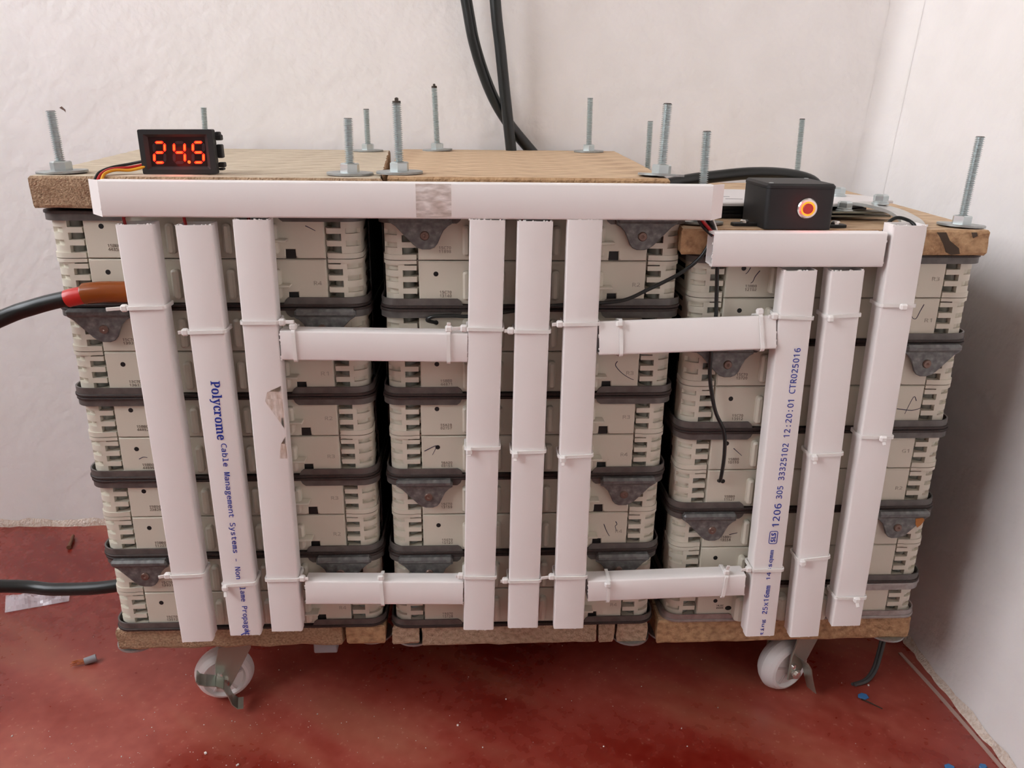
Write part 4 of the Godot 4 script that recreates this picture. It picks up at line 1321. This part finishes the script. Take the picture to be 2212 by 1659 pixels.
	cable("balance_wire", "white lead at the right end of the long trunking", [V(0.1745, 0.4500, 0.0080), V(0.1760, 0.4460, 0.0075), V(0.1782, 0.4412, 0.0080), V(0.1790, 0.4360, 0.0130)], 0.0008, M.white_wire, 8, "wire")
	var k := 0
	var where := ["leftmost strip", "strip with bold blue lettering", "glue-smeared strip", "centre strip of the middle stack"]
	for q in [-0.2395, -0.1985, -0.1545, 0.0365]:
		cable("balance_wire", "bit of red wire entering the top of the " + where[k], [V(q, 0.4490, 0.0185), V(q + 0.0004, 0.4450, 0.0190), V(q + 0.0012, 0.4410, 0.0200), V(q + 0.0010, 0.4340, 0.0200)], 0.0011, M.red, 8, "wire", "red wire ends above the strips")
		k += 1


func build_sheets() -> void:
	var lab := ["left side of the left stack", "right side of the left stack, in the gap", "left side of the middle stack, in the gap", "right side of the middle stack, in the second gap", "left side of the right stack, in the second gap", "right side of the right stack"]
	var i := 0
	for x in [-0.3022, -0.0776, -0.0672, 0.1570, 0.1672, 0.3915]:
		var mb := MB.new()
		var step := 0.0770 if x > 0.16 else 0.0850
		for k in 4:
			mb.box(V(x + (0.0006 if k % 2 else -0.0004), 0.0985 + step * (k + 0.5), -0.18), V(0.0012, step + 0.003, 0.315), 0.0004)
		tag(obj("insulating_sheet", mb.commit(M.sheet), self), "black insulating sheet lining the " + lab[i], "sheet", "black sheets beside the stacks")
		i += 1


# ---------------------------------------------------------------- castors
func castor(at: Vector3, turn: float, label: String, left: bool) -> void:
	var t := thing("castor", at, label, "castor", "white castors under the pack", Basis(Vector3(0, 1, 0), turn))
	# local: wheel axle along z, wheel offset along x
	var cy := 0.0262
	var mb := MB.new()
	var xf := Transform3D(Basis(), V(0, cy, -0.0125))
	mb.lathe(PackedVector2Array([Vector2(0.0, 0.0), Vector2(0.015, 0.0), Vector2(0.0170, 0.0018), Vector2(0.0188, 0.0014), Vector2(0.0212, 0.0024), Vector2(0.0238, 0.0058), Vector2(0.0256, 0.0100), Vector2(0.0262, 0.0125), Vector2(0.0256, 0.0150), Vector2(0.0238, 0.0192), Vector2(0.0212, 0.0226), Vector2(0.0188, 0.0236), Vector2(0.0165, 0.0205), Vector2(0.006, 0.0215), Vector2(0.0, 0.0215)]), 40, xf)
	var wh := obj("wheel", mb.commit(M.wheel), t)
	mb = MB.new()
	for k in 5:
		var a := TAU * k / 5 + 0.3
		mb.box(V(0.011, 0, 0), V(0.012, 0.0022, 0.002), 0.0004, Transform3D(Basis(Vector3(0, 0, 1), a), V(0, cy, 0.0087)))
	obj("spoke", mb.commit(M.wheel_hub), wh)
	# fork of bent plate, swivel neck and top plate
	mb = MB.new()
	for s in [-1.0, 1.0]:
		mb.prism(poly([-0.007, cy - 0.006, 0.004, cy - 0.008, 0.0075, cy - 0.002, 0.026, 0.058, 0.026, 0.0635, -0.001, 0.0635, -0.006, 0.045]), 0.0, 0.0018, 0.0004, Transform3D(Basis(Vector3(1, 0, 0), Vector3(0, 1, 0), Vector3(0, 0, 1)), V(0, 0, s * 0.0150 - 0.0009)))
	mb.box(V(0.0125, 0.0628, 0), V(0.027, 0.002, 0.0315), 0.0006)
	obj("fork", mb.commit(M.zinc_shiny), t)
	mb = MB.new()
	mb.prism(disc(0.0105, 20), 0.0632, 0.0695, 0.0, Transform3D(Basis(Vector3(1, 0, 0), Vector3(0, 0, 1), Vector3(0, 1, 0)), V(0.013, 0, 0)))
	mb.prism(rect(0.050, 0.042, 0.005), 0.0695, 0.0718, 0.0005, Transform3D(Basis(Vector3(1, 0, 0), Vector3(0, 0, 1), Vector3(0, 1, 0)), V(0.013, 0, 0)))
	obj("top_plate", mb.commit(M.zinc_shiny), t)
	mb = MB.new()
	mb.lathe(PackedVector2Array([Vector2(0.0048, 0.0), Vector2(0.0048, 0.0026), Vector2(0.0034, 0.0046), Vector2(0.0, 0.0050)]), 20, Transform3D(Basis(), V(0, cy, 0.0160)))
	mb.lathe(PackedVector2Array([Vector2(0.0030, 0.0), Vector2(0.0026, 0.0022), Vector2(0.0, 0.0028)]), 16, Transform3D(Basis(), V(-0.0030, cy + 0.0085, 0.0160)))
	obj("axle", mb.commit(M.chrome), t)
	# brake lever: a bent strip of sheet across the front of the wheel
	mb = MB.new()
	var prof := PackedVector2Array([Vector2(-0.0215, 0.0440), Vector2(-0.0195, 0.0400), Vector2(-0.0140, 0.0372), Vector2(-0.0060, 0.0352), Vector2(0.0000, 0.0310), Vector2(0.0030, 0.0230), Vector2(0.0055, 0.0130), Vector2(0.0100, 0.0070), Vector2(0.0150, 0.0065)]) if left else PackedVector2Array([Vector2(-0.0040, 0.0480), Vector2(0.0020, 0.0430), Vector2(0.0075, 0.0350), Vector2(0.0105, 0.0250), Vector2(0.0150, 0.0130), Vector2(0.0190, 0.0040)])
	for i in prof.size() - 1:
		var a := prof[i]
		var b := prof[i + 1]
		var nn := Vector2(-(b - a).y, (b - a).x).normalized() * 0.0008
		var z0 := 0.0165
		var z1 := 0.0320 if left else 0.0275
		var q := [V(a.x, a.y, z0), V(b.x, b.y, z0), V(b.x, b.y, z1), V(a.x, a.y, z1)]
		var w := []
		for p in q:
			w.append(p + V(nn.x, nn.y, 0))
		var mid: Vector3 = (q[0] + q[2] + w[0] + w[2]) / 4.0
		mb.auto(q[0], q[1], q[2], q[3], mid)
		mb.auto(w[0], w[1], w[2], w[3], mid)
		for k in 4:
			mb.auto(q[k], q[(k + 1) % 4], w[(k + 1) % 4], w[k], mid)
	obj("brake_lever", mb.commit(M.zinc_shiny), t)


func build_castors() -> void:
	M.zinc_shiny = mat(Color8(172, 178, 166), 0.3, 0.7)
	castor(V(-0.2290, 0.0, -0.036), deg_to_rad(14), "left castor with a white wheel and an S-bent brake lever", true)
	castor(V(0.2925, 0.0, -0.030), deg_to_rad(24), "right castor with a white wheel and a shiny axle cap", false)


# ---------------------------------------------------------------- litter on the floor
func build_litter() -> void:
	rng.seed = 23
	# clear bag: a crumpled double skin
	var mb := MB.new()
	var nz := FastNoiseLite.new()
	nz.seed = 4
	nz.frequency = 40.0
	var nu := 22
	var nv := 8
	for layer in 2:
		var g := []
		for i in nu + 1:
			var row := PackedVector3Array()
			for j in nv + 1:
				var s := float(i) / nu
				var q := float(j) / nv
				var a := V(-0.5195, 0, -0.2055).lerp(V(-0.4522, 0, -0.2120), s)
				var b := V(-0.5030, 0, -0.1726).lerp(V(-0.4450, 0, -0.1924), s)
				var p := a.lerp(b, q)
				var edge := minf(minf(s, 1 - s), minf(q, 1 - q)) * 4.0
				p.y = 0.0006 + (0.0075 + 0.0100 * nz.get_noise_2d(p.x, p.z)) * clampf(edge, 0.08, 1.0) * (1.0 if layer else 0.15)
				row.append(p)
			g.append(row)
		for i in nu:
			for j in nv:
				var c: Vector3 = (g[i][j] + g[i + 1][j + 1]) / 2
				mb.auto(g[i][j], g[i + 1][j], g[i + 1][j + 1], g[i][j + 1], c - V(0, 1, 0) if layer else c + V(0, 1, 0))
	var bag := obj("plastic_bag", mb.commit(M.bag), self)
	tag(bag, "small crumpled clear plastic bag on the floor under the low black cable", "bag")
	mb = MB.new()
	for k in 2:
		mb.tube(PackedVector3Array([V(-0.4630 + 0.003 * k, 0.0040, -0.2105), V(-0.4560 + 0.003 * k, 0.0040, -0.1905)]), 0.0007, 6)
	obj("zip_strip", mb.commit(M.bag), bag)
	# rusty nail
	var n := thing("nail", V(-0.5003, 0.0028, -0.3195), "short rusty nail lying near the back wall", "nail")
	mb = MB.new()
	mb.tube(PackedVector3Array([V(-0.0038, 0.0006, -0.0140), V(0.0030, 0, 0.0115)]), 0.0020, 10, 0.0022)
	obj("shaft", mb.commit(M.rust_nail), n)
	mb = MB.new()
	mb.tube(PackedVector3Array([V(0.0030, 0, 0.0115), V(0.0036, 0, 0.0140)]), 0.0027, 12)
	obj("nail_head", mb.commit(M.rust_nail), n)
	# snippet of grey cable with bare copper strands
	var w := thing("cable_snippet", V(-0.3800, 0.0035, -0.084), "snippet of grey cable with bare copper strands on the red floor", "cable end")
	mb = MB.new()
	mb.tube(PackedVector3Array([V(0, 0, 0), V(0.0095, 0.0012, -0.0045)]), 0.0034, 14)
	obj("jacket", mb.commit(M.grey_pvc), w)
	for k in 9:
		mb = MB.new()
		var a := Vector3(0, rng.randf_range(-0.0018, 0.0018), rng.randf_range(-0.002, 0.002))
		mb.tube(PackedVector3Array([a, a + V(-0.0055, rng.randf_range(-0.0012, 0.001), rng.randf_range(0.0, 0.003)), a + V(-0.0105, rng.randf_range(-0.001, 0.0015), rng.randf_range(-0.001, 0.006))]), 0.0004, 6)
		obj("strand", mb.commit(M.copper), w)
	# grey flat lead hanging from under the right board to the floor
	mb = MB.new()
	for s in [-0.0012, 0.0012]:
		var pts := []
		for p in [V(0.4060, 0.062, -0.062), V(0.4045, 0.045, -0.058), V(0.3985, 0.022, -0.050), V(0.3900, 0.008, -0.040), V(0.3790, 0.0022, -0.032), V(0.3640, 0.0020, -0.0265)]:
			pts.append(p + V(s * 0.7, s * 0.5, s))
		mb.tube(smooth(pts), 0.0016, 8)
	tag(obj("flat_lead", mb.commit(M.strip), self), "grey twin flat lead drooping from the right board onto the floor", "wire")
	# blue flake, twig, chips
	mb = MB.new()
	mb.prism(poly([-0.005, -0.001, 0.0, -0.004, 0.005, -0.002, 0.004, 0.002, 0.0, 0.0035, -0.004, 0.002]), 0.0004, 0.0016, 0.0004, Transform3D(Basis(Vector3(1, 0, 0), -1.3), V(0.3655, 0.0012, -0.0105)))
	tag(obj("plastic_flake", mb.commit(M.blue), self), "bright blue plastic flake beside a dark twig on the floor", "flake")
	mb = MB.new()
	mb.tube(PackedVector3Array([V(0.3630, 0.0009, -0.0080), V(0.3690, 0.0012, -0.0020), V(0.3765, 0.0009, 0.0057)]), 0.0008, 7, 0.0005)
	tag(obj("twig", mb.commit(M.dark_wood), self), "thin dark twig beside the blue flake on the floor", "twig")
	var i := 0
	for q in [[0.3985, 0.0765, "left one of two blue flakes at the bottom edge of the floor"], [0.4270, 0.0775, "right one of two blue flakes, nearer the right wall"]]:
		mb = MB.new()
		mb.prism(poly([-0.004, -0.002, 0.003, -0.0025, 0.0045, 0.0, 0.001, 0.003, -0.003, 0.002]), 0.0004, 0.0018, 0.0005, Transform3D(Basis(Vector3(1, 0, 0), -1.4).rotated(Vector3.UP, 0.6 * i), V(q[0], 0.0008, q[1])))
		tag(obj("plastic_flake", mb.commit(M.blue), self), q[2], "flake")
		i += 1
	# white chips and crumbs, uncountable
	mb = MB.new()
	for k in 300:
		var x := rng.randf_range(-0.50, 0.42)
		var z := rng.randf_range(-0.16, 0.13)
		if rng.randf() < 0.55:
			x = -0.235 + rng.randfn(0.0, 0.10)
			z = 0.03 + rng.randfn(0.0, 0.045)
		var s := rng.randf_range(0.00025, 0.0006) * (2.4 if rng.randf() < 0.06 else 1.0)
		mb.box(Vector3.ZERO, Vector3(s * rng.randf_range(1, 2), s, s * rng.randf_range(0.7, 1.4)), s * 0.2, Transform3D(Basis(Vector3.UP, rng.randf() * TAU), V(x, s * 0.5, z)))
	tag(obj("crumbs", mb.commit(M.white_chip), self), "scattered white crumbs and plastic swarf on the red floor", "crumbs", "", "stuff")


# ---------------------------------------------------------------- room
func slab(called: String, corners: Array, m: Material, label: String) -> MeshInstance3D:
	# eight corners: four of one face, then the four opposite
	var mb := MB.new()
	var mid := Vector3.ZERO
	for c in corners:
		mid += c / 8.0
	mb.auto(corners[0], corners[1], corners[2], corners[3], mid)
	mb.auto(corners[4], corners[5], corners[6], corners[7], mid)
	for k in 4:
		mb.auto(corners[k], corners[(k + 1) % 4], corners[4 + (k + 1) % 4], corners[4 + k], mid)
	var o := obj(called, mb.commit(m), self)
	tag(o, label, "room", "", "structure")
	return o


const WALL_X := -1.45
const FRONT_Z := 2.8
const TOP_Y := 2.5


func build_room() -> void:
	var mb := MB.new()
	mb.box(V(-0.4, -0.05, 1.4), V(2.8, 0.1, 4.6))
	tag(obj("floor", mb.commit(M.floor), self), "red painted cement floor with dusty patches", "floor", "", "structure")
	# walls lean outward a little, as old plastered masonry does
	var bz := func(y: float) -> float: return -0.368 - 0.0936 * y
	var rx := func(y: float) -> float: return 0.451 + 0.112 * y
	slab("wall_back", [V(WALL_X - 0.2, 0, bz.call(0)), V(0.95, 0, bz.call(0)), V(0.95, TOP_Y, bz.call(TOP_Y)), V(WALL_X - 0.2, TOP_Y, bz.call(TOP_Y)), V(WALL_X - 0.2, 0, -0.8), V(0.95, 0, -0.8), V(0.95, TOP_Y, -0.8), V(WALL_X - 0.2, TOP_Y, -0.8)], M.wall, "white plastered back wall behind the pack")
	slab("wall_right", [V(rx.call(0), 0, -0.6), V(rx.call(0), 0, FRONT_Z), V(rx.call(TOP_Y), TOP_Y, FRONT_Z), V(rx.call(TOP_Y), TOP_Y, -0.6), V(0.95, 0, -0.6), V(0.95, 0, FRONT_Z), V(0.95, TOP_Y, FRONT_Z), V(0.95, TOP_Y, -0.6)], M.wall, "white plastered right wall")
	# left wall with a wide window
	mb = MB.new()
	var w0 := -0.28
	var w1 := 1.3
	var s0 := 0.85
	var s1 := 2.3
	mb.box(V(WALL_X - 0.06, s0 / 2, (FRONT_Z - 0.9) / 2), V(0.12, s0, FRONT_Z + 0.9))
	mb.box(V(WALL_X - 0.06, (s1 + TOP_Y) / 2, (FRONT_Z - 0.9) / 2), V(0.12, TOP_Y - s1, FRONT_Z + 0.9))
	mb.box(V(WALL_X - 0.06, (s0 + s1) / 2, (w0 - 0.9) / 2), V(0.12, s1 - s0, w0 + 0.9))
	mb.box(V(WALL_X - 0.06, (s0 + s1) / 2, (w1 + FRONT_Z) / 2), V(0.12, s1 - s0, FRONT_Z - w1))
	tag(obj("wall_left", mb.commit(M.ceiling), self), "left wall with a wide open window", "wall", "", "structure")
	mb = MB.new()
	for q in [[w0 + 0.02, 0.04], [w1 - 0.02, 0.04], [(w0 + w1) / 2, 0.035]]:
		mb.box(V(WALL_X - 0.06, (s0 + s1) / 2, q[0]), V(0.05, s1 - s0, q[1]), 0.004)
	for y in [s0 + 0.02, s1 - 0.02]:
		mb.box(V(WALL_X - 0.06, y, (w0 + w1) / 2), V(0.05, 0.04, w1 - w0), 0.004)
	tag(obj("window_1", mb.commit(M.window_white), self), "white frame of the window in the left wall", "window", "", "structure")
	# wall behind the viewer
	mb = MB.new()
	mb.box(V(-0.3, TOP_Y / 2, FRONT_Z + 0.06), V(2.5, TOP_Y, 0.12))
	tag(obj("wall_front", mb.commit(M.ceiling), self), "white wall opposite the pack", "wall", "", "structure")
	mb = MB.new()
	mb.box(V(-0.4, TOP_Y + 0.05, 1.4), V(2.9, 0.1, 4.6))
	tag(obj("ceiling", mb.commit(M.ceiling), self), "white ceiling", "ceiling", "", "structure")
	# the corner of the two walls, rounded off in plaster
	mb = MB.new()
	var rr := 0.028
	for i in 8:
		var q := []
		var nn := []
		for e in [[i, 0.0], [i + 1, 0.0], [i + 1, TOP_Y], [i, TOP_Y]]:
			var a := PI / 2 * float(e[0]) / 8.0
			var c := V(rx.call(e[1]) - rr, e[1], bz.call(e[1]) + rr)
			q.append(c + V(sin(a), 0, -cos(a)) * (rr - 0.0003))
			nn.append(V(-sin(a), 0, cos(a)))
		mb.quads(q[0], q[1], q[2], q[3], nn[0], nn[1], nn[2], nn[3])
	tag(obj("wall_corner", mb.commit(M.wall), self), "rounded plaster corner between back wall and right wall", "wall", "", "structure")
	# ragged plaster along the foot of the two walls
	var nz := FastNoiseLite.new()
	nz.seed = 9
	nz.frequency = 26.0
	mb = MB.new()
	var prev := []
	for i in 150:
		var z := lerpf(-0.36, 0.9, i / 149.0)
		var a := 0.0040 + 0.004 * nz.get_noise_2d(z, 0.0) + 0.002 * nz.get_noise_2d(z * 3.0, 5.0)
		var b := 0.0065 + 0.005 * nz.get_noise_2d(z, 9.0)
		a = maxf(a, 0.0015)
		var cur := [V(rx.call(0) - a, 0, z), V(rx.call(0) - a * 0.45, b * 0.4, z), V(rx.call(b) - 0.0004, b, z)]
		if i:
			for k in 2:
				mb.auto(prev[k], prev[k + 1], cur[k + 1], cur[k], V(0.6, -0.1, z))
		prev = cur
	tag(obj("trim_1", mb.commit(M.plaster), self), "ragged cream plaster along the foot of the right wall", "plaster", "", "structure")
	mb = MB.new()
	prev = []
	for i in 110:
		var x := lerpf(-1.4, -0.25, i / 109.0)
		var a := maxf(0.0012, 0.003 + 0.004 * nz.get_noise_2d(x, 30.0))
		var b := 0.009 + 0.006 * nz.get_noise_2d(x, 19.0)
		var cur := [V(x, 0, bz.call(0) + a), V(x, b * 0.5, bz.call(0) + a * 0.6), V(x, b, bz.call(b) + 0.0004)]
		if i:
			for k in 2:
				mb.auto(prev[k], prev[k + 1], cur[k + 1], cur[k], V(x, -0.1, -0.6))
		prev = cur
	tag(obj("trim_2", mb.commit(M.plaster), self), "ragged plaster edge along the foot of the back wall", "plaster", "", "structure")
	# pale seam of mortar in the floor beside the right wall
	mb = MB.new()
	var seam := smooth([V(0.4340, 0.0, -0.0737), V(0.4385, 0.0, -0.0254), V(0.4420, 0.0, 0.0388), V(0.4440, 0.0, 0.09)], 8)
	for i in seam.size() - 1:
		mb.auto(seam[i] + V(-0.0016, 0.0008, 0), seam[i + 1] + V(-0.0016, 0.0008, 0), seam[i + 1] + V(0.0016, 0.0012, 0), seam[i] + V(0.0016, 0.0012, 0), V(0.44, -0.2, 0))
		for s in [-0.0016, 0.0016]:
			mb.auto(seam[i] + V(s, 0.001, 0), seam[i + 1] + V(s, 0.001, 0), seam[i + 1] + V(s * 1.2, -0.001, 0), seam[i] + V(s * 1.2, -0.001, 0), V(0.44, -0.01, 0.0))
	tag(obj("trim_3", mb.commit(M.seam), self), "thin pale mortar seam in the floor beside the right wall", "seam", "", "structure")
	# chipped spot in the back wall
	mb = MB.new()
	mb.prism(poly([-0.003, 0.002, 0.0, 0.0036, 0.0036, 0.0, 0.0036, -0.003, 0.0022, -0.0012, 0.0, 0.0008]), 0.0, 0.0006, 0.0002, Transform3D(Basis(), V(-0.4722, 0.5135, bz.call(0.5135) - 0.0001)))
	tag(obj("wall_chip", mb.commit(M.screw), self), "small brown chip in the wall above the leftmost rod", "chip")


func _ready() -> void:
	# camera
	var cam := Camera3D.new()
	cam.name = "camera"
	cam.fov = 50.9616
	cam.near = 0.01
	add_child(cam)
	cam.position = V(0, 0.52, 0.5941366)
	cam.basis = Basis.from_euler(V(-0.328699481, -0.0527502192, 0.0120635901), EULER_ORDER_YXZ)
	cam.current = true
	# daylight through the windows
	var env := Environment.new()
	var sky := Sky.new()
	var sm := ProceduralSkyMaterial.new()
	sm.sky_top_color = Color(0.96, 0.975, 1.0)
	sm.sky_horizon_color = Color(0.98, 0.975, 0.97)
	sm.ground_bottom_color = Color(0.45, 0.44, 0.42)
	sm.ground_horizon_color = Color(0.62, 0.61, 0.60)
	sm.sky_energy_multiplier = 1.0
	sky.sky_material = sm
	env.background_mode = Environment.BG_SKY
	env.sky = sky
	env.background_energy_multiplier = 10.0
	env.ambient_light_source = Environment.AMBIENT_SOURCE_SKY
	env.tonemap_mode = Environment.TONE_MAPPER_LINEAR
	env.tonemap_exposure = 0.90
	env.sdfgi_enabled = true
	env.ssao_enabled = true
	env.ssil_enabled = true
	var we := WorldEnvironment.new()
	we.name = "world"
	we.environment = env
	add_child(we)

	make_materials()
	M.seam = mat(Color8(170, 140, 130), 0.8)
	M.rust_nail = mat(Color8(124, 84, 62), 0.6, 0.3)
	build_room()
	build_boards()
	build_modules()
	build_sheets()
	build_rods()
	build_trunking()
	build_protection()
	build_switch()
	build_meter()
	build_cables()
	build_castors()
	build_litter()
